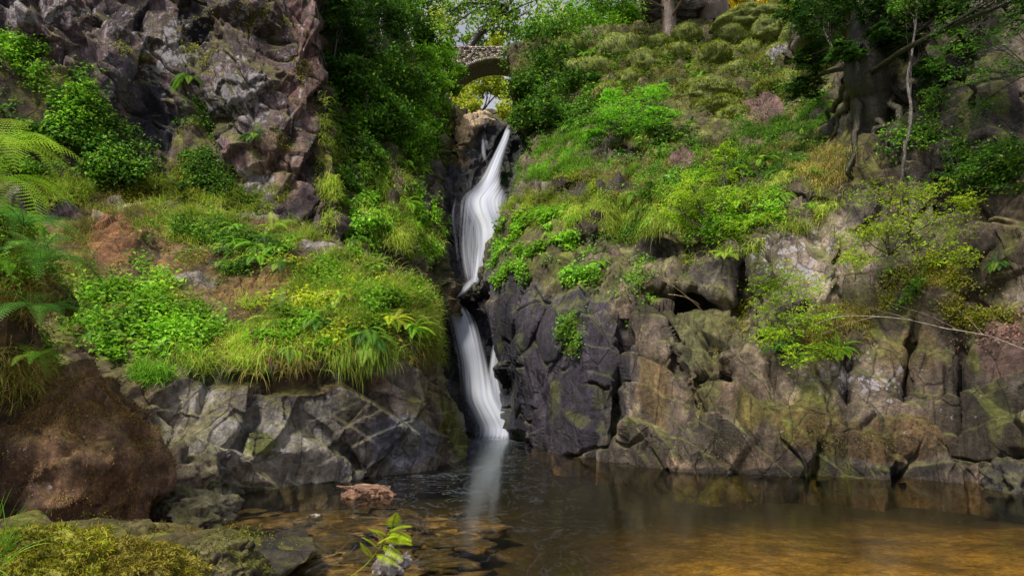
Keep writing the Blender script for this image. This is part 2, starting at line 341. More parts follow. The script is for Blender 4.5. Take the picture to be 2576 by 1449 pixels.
# LEFT GORGE WALL
patch('gorge_wall_left',770,1130,[(770,-100),(1000,-60),(1060,40),(1110,230),(1130,262)],[(770,700),(1130,800)],
 [(770,-100,30),(1000,-60,34),(1060,40,36),(1130,262,38),(770,700,23),(800,300,26),(950,300,29.5),(1090,300,35),(850,500,24.5),(950,500,26.5),(1080,520,29),(1000,620,25),(1110,700,27.5),(1130,800,27.5),(950,650,23.5)],
 150,240,R=[(-100,1000),(230,1112),(300,1108),(450,1100),(600,1092),(700,1118),(800,1140)],
 dents=[(860,420,20,160,.5),(1000,500,24,140,-.8),(930,560,40,40,-.5)],veg=[(900,100,160,200),(950,350,150,160),(900,500,80,120),(1020,560,70,90),(1090,150,80,160)],
 bare=[(985,470,24,60,(.12,.09,.06)),(1080,480,18,90,(.09,.07,.06)),(870,560,24,40,(.13,.09,.07))],
 amp=(.5,.5,.15,.06),skirt=(0,6,8,0),rockA=(.09,.07,.05),rockB=(.16,.115,.07),mossc=(.12,.15,.03),soil=(.05,.05,.02),mossup=.8,seed=23)
# GORGE BACK
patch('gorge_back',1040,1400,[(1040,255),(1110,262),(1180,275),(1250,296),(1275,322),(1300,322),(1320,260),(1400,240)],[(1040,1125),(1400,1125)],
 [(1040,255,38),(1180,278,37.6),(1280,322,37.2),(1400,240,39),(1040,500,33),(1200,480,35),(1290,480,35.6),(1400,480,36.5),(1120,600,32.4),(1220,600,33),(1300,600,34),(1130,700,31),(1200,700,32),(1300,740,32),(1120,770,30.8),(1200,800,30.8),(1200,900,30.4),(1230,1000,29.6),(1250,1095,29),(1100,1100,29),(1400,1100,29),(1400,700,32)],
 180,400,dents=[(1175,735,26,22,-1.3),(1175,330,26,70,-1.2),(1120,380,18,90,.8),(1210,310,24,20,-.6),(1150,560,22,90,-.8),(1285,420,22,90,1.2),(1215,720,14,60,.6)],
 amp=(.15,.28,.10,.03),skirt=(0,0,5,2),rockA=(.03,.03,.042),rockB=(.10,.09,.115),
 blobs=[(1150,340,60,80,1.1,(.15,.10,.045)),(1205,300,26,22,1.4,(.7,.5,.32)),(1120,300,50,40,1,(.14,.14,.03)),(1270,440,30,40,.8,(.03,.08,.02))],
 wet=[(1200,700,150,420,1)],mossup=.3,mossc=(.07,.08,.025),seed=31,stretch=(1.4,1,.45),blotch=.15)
# RIGHT BANK
Lb=[(-150,1330),(60,1300),(130,1290),(320,1302),(360,1335),(430,1312),(480,1288),(560,1265),(610,1216),(670,1197),(720,1204),(765,1240),(830,1243),(900,1256),(980,1268),(1060,1278),(1105,1290),(1140,1300)]
DR=(.075,.058,.05)
patch('right_bank',1290,2700,[(1290,120),(1400,85),(1500,62),(1700,52),(1900,50),(2040,40),(2120,-60),(2200,-150),(2700,-150)],
 [(1290,1122),(1400,1147),(1500,1166),(1600,1186),(2000,1207),(2400,1217),(2600,1255),(2700,1290)],
 [(1290,120,39),(1300,300,38),(1500,62,41),(1700,55,42),(2000,50,38),(1500,300,32.5),(1400,330,33.5),(1800,300,29.5),(1700,180,35),(2000,200,30),(2050,300,25.5),(1350,440,30),(1500,450,26.5),(1750,450,23.6),(1950,430,21.8),(1330,560,26.5),(1270,600,27.5),(1210,680,27.8),(1420,570,24.0),(1500,640,22.0),(1400,720,22.6),(1550,740,20.3),(1900,560,19.4),(1700,600,20.8),(1300,800,24),(1275,1050,25.5),(1290,1115,26),(1400,1135,Yw(1137)),(1500,1155,Yw(1155)),(1600,1175,Yw(1175)),(2000,1197,Yw(1197)),(2400,1207,Yw(1207)),(2700,1270,Yw(1250)),(1400,950,21.8),(1500,900,19.6),(1700,900,18.2),(1700,740,19.6),(2000,900,16.8),(2000,700,17.8),(2200,600,18.2),(2400,900,15.8),(2400,600,17),(2200,300,20.3),(2150,450,19.4),(2400,100,19.6),(2600,300,16.5),(2150,-60,24),(2400,-150,21),(2700,-150,16),(2600,900,14.2)],
 680,520,L=Lb,
 dents=[(1570,570,50,75,2.4),(1480,520,26,40,1.2),(1640,640,60,30,1.2),(1730,765,95,26,1.9,12),(1690,880,12,80,.9,-20),(1560,960,11,190,1.0,6),(1400,900,120,180,-1.5),(1330,640,90,60,-.8),(1760,1010,24,60,.9),(2090,640,60,120,-.5),(1870,740,22,100,1.0),(1900,500,160,30,-.5),(2130,1000,10,120,.6),(2280,950,12,120,.8,10),(2030,1050,90,70,-.4),(2220,1110,120,50,-.35),(2420,1000,16,140,.8),(1930,900,10,130,.6,-10),(2150,330,50,120,-1.2),(2350,350,30,200,1.0),(2480,250,60,200,-.6),(1830,930,10,100,.5,8),(1470,610,60,18,.8,-10),(2060,560,20,80,.5),
  (1420,480,70,14,.9,-25),(1560,380,80,14,.8,15),(1700,520,70,14,.8,10),(1850,460,70,16,.9,-8),(2000,500,60,16,.8,12),(1780,620,60,14,.7,-10),(1450,400,60,20,-.6,-20),(1640,480,60,24,-.6),(1960,400,60,22,-.5),(1340,860,8,160,.35,25),(1450,830,8,150,.3,30)],
 veg=[(1400,200,160,150),(1650,180,330,130),(1950,180,160,130),(1500,420,180,90),(1750,400,260,120),(2000,430,150,120),(1370,600,110,90),(1450,700,90,50,.7),(1650,520,200,70),(1850,540,200,60),(1600,450,120,40),(2150,380,120,70,.8),(2100,820,110,70,.7),(2380,700,150,50,.7),(2500,850,110,80),(1600,720,60,60,.8)],
 bare=[(1910,270,60,40,(.20,.12,.11)),(1712,412,34,44,(.20,.12,.11)),(2510,870,80,80,(.15,.09,.075)),(1560,470,56,28,DR),(1900,360,60,16,(.14,.10,.06)),(1480,560,40,34,(.05,.035,.02)),(1430,475,64,24,DR),(1560,385,74,20,DR),(1700,525,64,22,DR),(1850,465,64,22,DR),(2010,500,50,28,(.15,.115,.09)),(1780,630,50,22,(.13,.10,.08)),(1640,620,54,30,DR),(1960,620,50,28,(.2,.155,.12)),(1520,350,44,18,DR),(1800,350,60,14,(.12,.09,.05))],
 hum=[(1700,180,300,110),(1950,150,160,110),(1500,200,120,80,.7),(1850,290,140,50,.7)],
 amp=(.22,.42,.05,.028),skirt=(9,0,6,2),rockA=(.078,.060,.050),rockB=(.205,.158,.122),bs=2.5,stretch=(1,1,.3),vk=.6,
 blobs=[(1400,920,155,200,1.7,(.058,.048,.074)),(1290,950,50,200,1.3,(.02,.018,.03)),(1250,690,60,60,1.2,(.08,.07,.10)),(2080,640,140,110,1.1,(.31,.24,.195)),(1960,900,150,120,.9,(.23,.175,.13)),(2030,1060,90,60,1.3,(.14,.10,.03)),(2240,1110,170,50,1.2,(.10,.06,.025)),(1780,1120,220,60,.8,(.055,.045,.035)),(1880,1192,600,18,1.2,(.035,.028,.022)),(2450,300,170,260,1.0,(.04,.031,.031)),(2250,250,120,180,.9,(.04,.034,.028)),(1440,840,22,60,1,(.16,.19,.03)),(1640,980,50,120,.8,(.15,.10,.045)),(1900,1040,50,60,.9,(.15,.12,.03)),(2280,870,120,80,.7,(.14,.10,.04)),(1740,860,90,100,.6,(.115,.095,.08)),(2480,1080,140,120,1,(.055,.042,.03))],  # dark blobs towards the far right edge are shade painted into the rock
 lich=[(2000,640,160,130,.7),(2100,900,160,100,.7),(2220,960,60,60,.8),(2200,300,60,120,.4)],
 wet=[(1400,930,150,200,1),(1280,1000,40,150,1),(1900,1200,700,25,1),(1250,690,60,60,.7),(1650,1000,150,150,.45),(2150,980,200,80,.25)],
 smoothz=[(1400,900,130,190,.9),(2030,1060,90,60,.7),(2240,1110,130,45,.7)],mossup=.5,mossc=(.15,.165,.025),soil=(.09,.07,.03),seed=41,
 sd=[((.88,.1,.42),2.3,.6),((.93,.2,-.25),1.7,.5),((.6,.4,.7),.8,.2),((.95,.2,.1),.5,.12)],blotch=.5,jd=.3,
 jt=[((.95,.2,.2),1.3,.045),((.8,.3,-.5),1.9,.04),((.35,.3,.9),2.6,.04)])
# LEFT FOREGROUND BANK
patch('left_bank',-260,200,[(-260,470),(0,500),(60,520),(120,600),(200,740)],[(-260,1120),(200,1100)],
 [(-260,450,8.5),(0,450,9),(60,470,9.5),(200,740,10.0),(-260,1120,8),(200,1100,10),(20,800,8.6),(100,800,8.9),(150,900,9.4)],110,150,R=[(470,30),(560,60),(700,85),(800,80),(880,75),(960,110),(1100,200)],
 veg=[(0,600,150,200),(60,700,100,100),(0,1000,100,60)],amp=(.15,.08,.06,.04),skirt=(0,1,1,1),rockA=(.05,.033,.022),rockB=(.11,.065,.035),mossup=.7,mossc=(.16,.15,.03),soil=(.09,.055,.03),seed=61)
patch('shore_bank',-300,640,[(-300,1370),(0,1400),(200,1415),(380,1440),(520,1475),(640,1500)],[(-300,1640),(640,1640)],
 [(-300,1345,6.6),(200,1400,6.6),(560,1460,6.6),(640,1500,6.4),(-300,1640,4.0),(640,1640,4.6),(200,1520,5.2)],130,80,veg=[(100,1450,400,120)],amp=(.10,.08,.06,.03),skirt=(0,2,2,2),rockA=(.06,.045,.03),rockB=(.13,.1,.06),mossup=.9,mossc=(.22,.21,.03),soil=(.12,.09,.03),seed=66,jd=0)
patch('upper_valley',700,2700,[(700,120),(1000,150),(1150,275),(1290,280),(1400,60),(2000,30),(2700,-40)],[(700,420),(2700,420)],
 [(700,120,60),(1150,275,70),(1290,280,70),(2000,30,60),(2700,-40,55),(700,420,40),(1200,420,40),(2000,420,40),(2700,420,40)],120,50,
 veg=[(1500,200,1400,200)],amp=(.8,.3,.1,.1),skirt=(0,0,200,0),rockA=(.08,.08,.03),rockB=(.11,.1,.04),seed=71)

# ---------- POOL
def grid(x0,x1,y0,y1,nx,ny):
    X,Y=np.meshgrid(np.linspace(x0,x1,nx),np.linspace(y0,y1,ny));i=np.arange(nx*ny).reshape(ny,nx)
    return X,Y,np.stack([i[:-1,:-1],i[:-1,1:],i[1:,1:],i[1:,:-1]],-1).reshape(-1,4)
X,Y,f=grid(-16,22,2,31,300,240)
wob=fbm(np.stack([X,Y,0*X],-1),3.0,91,3)
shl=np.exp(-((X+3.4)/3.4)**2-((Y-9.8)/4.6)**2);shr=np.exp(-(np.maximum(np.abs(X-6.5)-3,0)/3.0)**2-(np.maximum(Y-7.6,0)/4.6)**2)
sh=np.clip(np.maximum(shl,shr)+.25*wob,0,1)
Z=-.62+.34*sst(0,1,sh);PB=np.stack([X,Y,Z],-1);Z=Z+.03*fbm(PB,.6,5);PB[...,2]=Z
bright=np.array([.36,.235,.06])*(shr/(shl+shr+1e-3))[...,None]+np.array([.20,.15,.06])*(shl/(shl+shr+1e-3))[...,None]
cb=np.array([.008,.010,.007])+(bright-np.array([.008,.010,.007]))*(sst(.12,.95,sh)*np.clip(1+1.1*fbm(PB,.7,8,4),.15,1.9))[...,None]  # deep bed painted darker in place of light absorbed by the water
cb=np.concatenate([cb,np.zeros_like(cb[...,:1])],-1)
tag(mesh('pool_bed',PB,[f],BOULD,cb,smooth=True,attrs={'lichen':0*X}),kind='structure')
X,Y,f=grid(-400,400,-300,500,9,9)
tag(mesh('ground',np.stack([X,Y,0*X-2.6],-1),[f],BOULD,np.tile(np.array([.05,.05,.025,0]),(81,1)),attrs={'lichen':0*X}),kind='structure')
m,t,out=nodes('pool water');L=t.links.new
tc=N(t,'ShaderNodeTexCoord').outputs['Object']
mp=N(t,'ShaderNodeMapping');mp.inputs['Scale'].default_value=(1.0,.5,1);L(tc,mp.inputs[0])
n1=N(t,'ShaderNodeTexNoise',i_Scale=2.2,i_Detail=2.0,i_Roughness=.5);L(mp.outputs[0],n1.inputs['Vector'])
bp=N(t,'ShaderNodeBump',i_Strength=.07,i_Distance=.05);L(n1.outputs[0],bp.inputs['Height'])
fr=N(t,'ShaderNodeFresnel',i_IOR=1.33);L(bp.outputs[0],fr.inputs['Normal'])
tr=N(t,'ShaderNodeBsdfTransparent');tr.inputs[0].default_value=(.86,.76,.52,1)
gl=N(t,'ShaderNodeBsdfGlossy',i_Roughness=.12);gl.inputs[0].default_value=(.62,.66,.62,1);L(bp.outputs[0],gl.inputs['Normal'])
mx=N(t,'ShaderNodeMixShader');L(fr.outputs[0],mx.inputs[0]);L(tr.outputs[0],mx.inputs[1]);L(gl.outputs[0],mx.inputs[2])
fo=N(t,'ShaderNodeAttribute',attribute_name='foam')
n2=N(t,'ShaderNodeTexNoise',i_Scale=.8,i_Detail=3.0,i_Roughness=.5,i_Distortion=2.2)
mp2=N(t,'ShaderNodeMapping');mp2.inputs['Scale'].default_value=(1.6,.8,1);L(tc,mp2.inputs[0]);L(mp2.outputs[0],n2.inputs['Vector'])
fq=N(t,'ShaderNodeMath',operation='POWER',i_1=4.0);L(fo.outputs['Fac'],fq.inputs[0])
fm=N(t,'ShaderNodeMath',operation='MULTIPLY_ADD',use_clamp=True);L(fo.outputs['Fac'],fm.inputs[0]);L(ramp(t,n2.outputs[0],[(.44,.0),(.485,.04),(.50,.42),(.515,.04),(.57,.0)]),fm.inputs[1]);L(fq.outputs[0],fm.inputs[2])
df=N(t,'ShaderNodeBsdfDiffuse');df.inputs[0].default_value=(.58,.66,.8,1)
mx2=N(t,'ShaderNodeMixShader');L(fm.outputs[0],mx2.inputs[0]);L(mx.outputs[0],mx2.inputs[1]);L(df.outputs[0],mx2.inputs[2]);L(mx2.outputs[0],out.inputs[0])
X,Y,f=grid(-18,24,-8,31,240,300)
b0=PW(1250,1092,26.8);dy=np.maximum(b0[1]-Y,0)
foam=np.exp(-((X-b0[0]+.06*dy)/(.85+.10*dy))**2)*np.exp(-dy/8.5)*np.exp(-np.maximum(Y-b0[1],0)*.6)
tag(mesh('pool_water',np.stack([X,Y,0*X],-1),[f],m,attrs={'foam':np.clip(foam,0,1)}),kind='structure')

# ---------- WATERFALL
m,t,out=nodes('falling water');L=t.links.new
at=N(t,'ShaderNodeAttribute',attribute_name='Col')
sp=N(t,'ShaderNodeSeparateColor');L(at.outputs['Color'],sp.inputs[0])
cb_=N(t,'ShaderNodeCombineXYZ');
a1=N(t,'ShaderNodeMath',operation='MULTIPLY',i_1=14.0);L(sp.outputs[0],a1.inputs[0]);a2=N(t,'ShaderNodeMath',operation='MULTIPLY',i_1=.8);L(sp.outputs[1],a2.inputs[0])
L(a1.outputs[0],cb_.inputs[0]);L(a2.outputs[0],cb_.inputs[1])
ns=N(t,'ShaderNodeTexNoise',i_Scale=1.0,i_Detail=2.0,i_Roughness=.45);L(cb_.outputs[0],ns.inputs['Vector'])
al=N(t,'ShaderNodeMath',operation='MULTIPLY_ADD',use_clamp=True);L(sp.outputs[2],al.inputs[0]);al.inputs[1].default_value=1.05
sb=N(t,'ShaderNodeMath',operation='MULTIPLY_ADD');L(ns.outputs[0],sb.inputs[0]);sb.inputs[1].default_value=1.0;sb.inputs[2].default_value=-.70
L(sb.outputs[0],al.inputs[2])
df=N(t,'ShaderNodeBsdfDiffuse');L(ramp(t,ns.outputs[0],[(.3,(.60,.66,.86)),(.7,(.9,.92,1.))]),df.inputs[0])
tl=N(t,'ShaderNodeBsdfTranslucent');tl.inputs[0].default_value=(.8,.85,1,1)
ms=N(t,'ShaderNodeMixShader',i_0=.35);L(df.outputs[0],ms.inputs[1]);L(tl.outputs[0],ms.inputs[2])
tp_=N(t,'ShaderNodeBsdfTransparent');mm=N(t,'ShaderNodeMixShader');L(al.outputs[0],mm.inputs[0]);L(tp_.outputs[0],mm.inputs[1]);L(ms.outputs[0],mm.inputs[2]);L(mm.outputs[0],out.inputs[0])
FALL=m
def fall(path,name,parent,seed,nx=30,edge=1.0,bulge=.3):
    a=np.array(path,float);c=curve(a,10);n=len(c);s=np.linspace(-1,1,nx)
    px=c[:,0:1]+s*c[:,3:4]*.62;py=c[:,1:2]+0*s;Y=c[:,2:3]-bulge*(1-s**2)*(c[:,3:4]/70)
    P=PW(px,py,Y);vv=np.cumsum(np.r_[0,np.linalg.norm(np.diff(P[:,nx//2],axis=0),axis=1)])[:,None]+0*s
    q=np.stack([s*2+0*vv,vv*.3,0*vv+seed],-1);P[...,1]-=.06*fbm(q,1,seed,2)
    i=np.arange(n*nx).reshape(n,nx);f=np.stack([i[:-1,:-1],i[1:,:-1],i[1:,1:],i[:-1,1:]],-1).reshape(-1,4)
    ends=np.minimum(1,np.minimum(np.arange(n)+2,(n-1-np.arange(n))*1.2+1)/8)[:,None]
    col=np.stack([(s*.5+.5)*(.35+c[:,3:4]/90)+0*vv+seed*3.1,vv*.35,np.cos(s*np.pi/2)**1.3*ends*edge+0*vv],-1)
    return mesh(name,P,[f],FALL,col,parent,True)
WF=empty('waterfall',(0,0,0),'tall white silky waterfall dropping in tiers through the dark gorge into the pool','waterfall')
fall([(1281,316,36.6,14),(1270,350,35.8,20),(1256,385,35.1,27),(1243,420,34.3,34),(1234,450,33.6,46),(1228,475,33.0,74),(1224,500,32.3,104),(1226,530,31.8,104),(1232,570,31.4,84),(1226,610,31.0,68),(1212,650,30.8,48),(1200,690,30.5,30),(1190,722,30.2,20)],'upper_fall',WF,1,edge=1.2)
fall([(1200,470,33.2,24),(1188,500,32.4,56),(1184,540,31.8,60),(1180,600,31.3,60),(1180,660,30.9,50),(1184,716,30.5,30)],'upper_fall_veil',WF,3,edge=.58)
fall([(1190,700,29.7,22),(1174,722,29.5,28),(1150,742,29.3,34),(1120,756,29.1,34)],'linking_stream',WF,8,edge=.9)
fall([(1096,748,29.4,20),(1122,757,29.0,34),(1146,778,28.6,54),(1164,812,28.3,64),(1178,860,28.0,70),(1190,910,27.8,74),(1200,955,27.5,84),(1216,1003,27.1,106),(1238,1045,26.8,112),(1252,1078,26.6,112),(1256,1108,26.2,130)],'lower_fall',WF,5,edge=1.25)
fall([(1246,860,28.4,14),(1245,920,28.1,30),(1247,960,27.8,44),(1254,1000,27.4,50),(1260,1050,27.0,50),(1262,1092,26.7,44)],'side_fall',WF,7,edge=.9)
fall([(1214,340,36.6,6),(1216,380,36.0,10),(1222,410,35.2,8)],'side_trickle',WF,9,edge=.6)
fall([(1150,490,32.4,6),(1140,540,31.7,9),(1146,600,31.2,10),(1152,660,30.8,8)],'side_trickle',WF,11,edge=.5)

# ---------- BRIDGE
BY=44.0
def brg():
    cx=PW(1246,150,BY)[0];zt=PW(1228,120,BY)[2];zc=PW(1228,156,BY)[2];zs=PW(1228,204,BY)[2]
    o=empty('footbridge',(0,0,0),'arched rubble-stone footbridge spanning the gorge above the waterfall','bridge')
    hs=2.75;rise=zc-zs;Rr=(hs*hs+rise*rise)/(2*rise);zc0=zc-Rr;a0=math.asin(hs/Rr);dep=2.2
    st=[(.30,.23,.18),(.20,.16,.135),(.36,.29,.23),(.16,.13,.115),(.17,.19,.07)]
    def box(bag,c,ax,az,hx,hy,hz,col):
        V=[]
        for sx in(-1,1):
            for sy in(-1,1):
                for sz in(-1,1):
                    j=rng.uniform(.82,1.0,2);p=np.array(c)+np.array([ax[0],0,ax[1]])*sx*hx*j[0]+np.array([az[0],0,az[1]])*sz*hz*j[1]+np.array([0,sy*hy,0]);V.append(p)
        bag.add(V,[np.array([[0,1,3,2],[4,6,7,5],[0,4,5,1],[2,3,7,6],[0,2,6,4],[1,5,7,3]])],np.array(col)*rng.uniform(.5,1.3))
    b=Bag();n=54
    for k in range(n):
        a=-a0*1.1+2.2*a0*(k+.5)/n;h=rng.uniform(.12,.17);r=Rr+h;c=(cx+r*math.sin(a),BY-.04+rng.uniform(-.02,.02),zc0+r*math.cos(a))
        box(b,c,(math.cos(a),-math.sin(a)),(math.sin(a),math.cos(a)),Rr*2.2*a0/n/2*.96,.2,h,random.choice(st))
    b.build('arch_ring',BARK2,o)
    b=Bag();z=zs-2.5
    while z<zt-.15:
        h=rng.uniform(.08,.15);x=cx-5.8
        while x<cx+5.6:
            w=rng.uniform(.14,.45);xm=x+w/2;zm=z+h/2
            if math.hypot(xm-cx,zm-zc0)>Rr+.28 or (abs(xm-cx)>hs+.25):
                box(b,(xm,BY+rng.uniform(-.03,.03),zm),(1,0),(0,1),w/2*.97,.16,h/2*.97,random.choice(st))
            x+=w
        z+=h
    b.build('spandrel_wall',BARK2,o)
    for yy in (BY+.3,BY+dep-.05):
        b=Bag();x=cx-5.8
        while x<cx+5.8:
            w=rng.uniform(.12,.4);box(b,(x+w/2,yy-.15,zt-.02),(1,0),(0,1),w/2,.24,rng.uniform(.05,.14),random.choice(st));x+=w*.97
        b.build('coping',BARK2,o)
    b=Bag();A=np.linspace(-a0*1.1,a0*1.1,40);V=[];
    for a in A:
        for y in (BY+.05,BY+dep): V.append((cx+(Rr+.05)*math.sin(a),y,zc0+(Rr+.05)*math.cos(a)))
    i=np.arange(39)[:,None]*2;b.add(V,[i+[0,1,3,2]],(.09,.075,.065));b.build('barrel',BARK2,o)
    b=Bag();V=[(cx-5.8,BY+.2,zc+.5),(cx+5.8,BY+.2,zc+.5),(cx+5.8,BY+dep,zc+.5),(cx-5.8,BY+dep,zc+.5)];b.add(V,[np.array([[0,1,2,3]])],(.1,.08,.06));b.build('deck',BARK2,o)
    for sgn in(-1,1):
        b=Bag();box(b,(cx+sgn*(hs+1.75),BY+dep/2+.15,zs-1.0),(1,0),(0,1),1.4,dep/2-.1,zt-zs-.4,(.13,.11,.09));b.build('abutment',BARK2,o)
brg()

# ---------- BOULDERS
def ico(sub):
    bm=bmesh.new();bmesh.ops.create_icosphere(bm,subdivisions=sub,radius=1);V=np.array([v.co[:] for v in bm.verts]);f=np.array([[v.index for v in q.verts] for q in bm.faces]);bm.free();return V,f
IC={k:ico(k) for k in (3,4,5,6)}
def boulder(name,c,r,label,cat='boulder',sub=4,seed=0,ca=(.12,.1,.08),cb=(.2,.17,.14),moss=.6,mc=(.12,.12,.02),blk=.22,rot=0,group=None,wet=0,strands=0,spal='moss',sl=.06,lich=0,flat=0,lump=.28,sdroop=.5,mall=0):
    V,f=IC[sub];r=np.array(r,float);Rm=max(r)
    q=V*1.0+seed*3.7
    b,e=blocks(q,.9,seed);b2,e2=blocks(q,.35,seed+9)
    d=1+lump*fbm(q,1.0,seed)+lump*.3*fbm(q,.35,seed+6,2)+blk*b+blk*.35*b2+.03*fbm(q,.15,seed+2)
    P=V*d[:,None]
    if flat: P[:,2]=np.clip(P[:,2],-.8,flat+.1*fbm(q,.6,seed+4))
    P=P*r;ct,sn=math.cos(rot),math.sin(rot);P=np.stack([P[:,0]*ct-P[:,1]*sn,P[:,0]*sn+P[:,1]*ct,P[:,2]],-1)
    fn=nrm(np.cross(P[f[:,1]]-P[f[:,0]],P[f[:,2]]-P[f[:,0]]));vn=np.zeros_like(P)
    for k in range(3): np.add.at(vn,f[:,k],fn)
    vn=nrm(vn)
    col=np.array(ca)+(np.array(cb)-np.array(ca))*sst(-.3,.3,fbm(q,.5,seed+3))[:,None]
    mu=np.maximum(sst(.1,.6,vn[:,2]+.4*fbm(q,.4,seed+5)),mall)*moss;col=col+(np.array(mc)-col)*mu[:,None]
    col=np.concatenate([col,np.full((len(col),1),wet)],1)
    o=mesh(name,P,[f],BOULD,col,smooth=True,attrs={'lichen':np.full(len(P),lich)*(1-mu)});o.location=[float(x) for x in c]
    tag(o,label,cat,group)
    if strands:
        w=np.clip(vn[:,2]+.95,0,1)*(.3+mu)*np.clip(.5+1.4*fbm(q,.35,seed+8,3),0.05,1.5);w=w/w.sum();i=rng.choice(len(P),strands,p=w);g=Bag()
        pl=PAL[spal] if isinstance(spal,str) else spal
        add_grass(g,P[i]+rng.normal(size=(strands,3))*.01*Rm,vn[i],sl,sl*.22,sdroop,pl,3,up=.1,spread=.6)
        s=g.build('moss_growth',MOSS,o);tag(s,kind='stuff')
    return o
c=PW(160,1165,9.9);boulder('boulder',(c[0],c[1],.78),(1.28,1.1,1.22),'huge round boulder covered in reddish brown and green moss at the left edge of the pool',sub=6,seed=5,ca=(.11,.06,.04),cb=(.23,.13,.075),moss=.6,mc=(.18,.12,.035),blk=.16,strands=65000,spal=[(.36,.17,.09),(.22,.10,.06),(.40,.24,.09),(.28,.15,.07),(.36,.34,.05)],sl=.042,lump=.5,sdroop=.8)
def bb(px,py,Y,rw,rh,label,zoff=0,**k):
    c=PW(px,py,Y);boulder(k.pop('name','boulder'),(c[0],c[1]+0.2,c[2]+zoff),(rw*M(Y),rw*M(Y)*k.pop('dp',.9),rh*M(Y)),label,**k)
bb(60,1480,5.2,180,95,'yellow-green mossy boulder in the bottom left corner, behind the grass blades',sub=6,seed=8,moss=1,mall=.8,mc=(.3,.3,.03),blk=.2,strands=20000,spal=[(.50,.54,.03),(.38,.46,.03),(.58,.50,.05),(.3,.22,.05)],sl=.05,lump=.6)
bb(310,1490,5.4,150,98,'low boulder under golden moss, second from the bottom left corner',sub=6,seed=9,moss=1,mall=.8,mc=(.3,.25,.04),blk=.2,strands=20000,spal=[(.54,.48,.05),(.46,.38,.06),(.56,.52,.06),(.3,.22,.06)],sl=.05,lump=.6)
bb(500,1465,6.6,130,95,'grey-brown slanting boulder thinly mossed, rightmost along the bottom left shore',sub=6,seed=12,moss=.6,mc=(.18,.17,.03),ca=(.08,.062,.045),cb=(.19,.145,.11),blk=.35,strands=7000,spal='gmoss',sl=.035,lump=.45)
bb(350,1385,7.8,110,50,'brown mossy rock sloping from the huge mossy boulder down to the water',sub=5,seed=13,moss=.8,mc=(.14,.12,.03),ca=(.05,.04,.03),cb=(.13,.09,.06),blk=.3,strands=5000,spal=[(.3,.2,.06),(.28,.27,.04)],sl=.04,lump=.5)
bb(515,1282,9.9,70,36,'angular grey-brown shore rock beside the huge mossy boulder',sub=5,seed=14,ca=(.11,.09,.075),cb=(.26,.22,.18),moss=.6,mc=(.16,.15,.03),blk=.5,lich=.3)
bb(475,1332,9.2,56,32,'small dark shore rock at the foot of the huge mossy boulder',sub=5,seed=15,ca=(.05,.035,.03),cb=(.13,.09,.07),moss=.6,blk=.45,wet=.6)
bb(430,1285,10.2,54,44,'dark rounded rock wedged between the huge mossy boulder and the pale rock face',sub=5,seed=16,ca=(.045,.035,.028),cb=(.11,.08,.06),moss=.6,blk=.4,wet=.5)
bb(440,1205,11.4,64,64,'brown block of rock leaning on the left rock face above the shore rocks',sub=5,seed=17,ca=(.13,.10,.075),cb=(.28,.22,.17),moss=.4,blk=.45)
c=PW(918,1248,Yw(1248));boulder('rock',(c[0],c[1],.05),(.46,.3,.22),'reddish brown flat-topped rock standing out of the pool','rock',5,seed=22,ca=(.20,.105,.065),cb=(.32,.18,.115),moss=0,blk=.4,flat=.55,rot=-.3,lump=.15)
c=PW(980,1425,Yw(1440));boulder('rock',(c[0],c[1],.03),(.15,.11,.17),'small pale pointed rock at the bottom of the pool by the yellow sprig','rock',5,seed=29,ca=(.3,.25,.22),cb=(.42,.37,.35),moss=0,blk=.6,lump=.2)
c=PW(795,1290,Yw(1295));boulder('rock',(c[0],c[1],-.02),(.09,.06,.04),'tiny pale stone just breaking the water left of centre','rock',4,seed=24,ca=(.2,.18,.17),cb=(.36,.33,.32),moss=0,blk=.3)
c=PW(2560,1225,13.4);boulder('boulder',(c[0],c[1],.1),(.5,.5,.5),'dark wet boulder at the right edge of the pool',sub=5,seed=25,ca=(.03,.027,.027),cb=(.08,.07,.065),moss=.4,blk=.4,wet=.7)
bb(1182,735,29.8,28,24,'dark mossy chockstone jammed between the upper and lower falls',sub=5,seed=26,ca=(.03,.028,.03),cb=(.08,.065,.065),moss=.7,blk=.4,wet=.8)
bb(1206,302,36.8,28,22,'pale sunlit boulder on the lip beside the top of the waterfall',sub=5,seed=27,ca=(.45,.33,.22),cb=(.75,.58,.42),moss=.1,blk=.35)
for k in range(64):
    for _ in range(30):
        px=rng.uniform(560,1250);py=rng.uniform(1262,1449)
        if px<1230-(py-1262)*.2: break
    Y=Yw(py);c=PW(px,py,Y);s=rng.uniform(.15,.55)
    boulder('submerged_stone',(c[0]*1.0,c[1]+.5,-.25),(s,s*.75,s*.24),'flat brown stone lying under the shallow water of the pool','stone',3,seed=100+k,ca=(.06,.05,.03),cb=[(.28,.20,.10),(.13,.11,.07),(.36,.27,.16)][k%3],moss=0,blk=.5,flat=.4,rot=rng.uniform(0,3),group='submerged stones in the left of the pool')
def onp(pn,px,py):
    P,Nn,X,Y,_=PATCH[pn];i=np.argmin((X-px)**2+(Y-py)**2);return P[i],Nn[i]
hb=[(1790,245,60,26),(1810,275,50,24),(1740,225,34,20),(1965,150,42,34),(1900,70,90,28),(1960,100,60,26),(2030,95,50,30),(1560,130,56,30),(1480,190,60,32),(1620,165,44,24),(1860,190,40,22),(1700,140,34,20),(1765,265,24,16),(2060,180,40,30),(1890,130,34,22),(1840,100,44,22),(1990,210,40,26),(1660,110,36,20),(1430,130,40,26),(1750,180,30,18),(2080,130,30,30),(1920,170,26,18),(1590,200,34,20),(1850,290,40,20),(1800,150,36,22),(1530,250,40,22),(1730,100,40,20),(1940,240,30,18)]
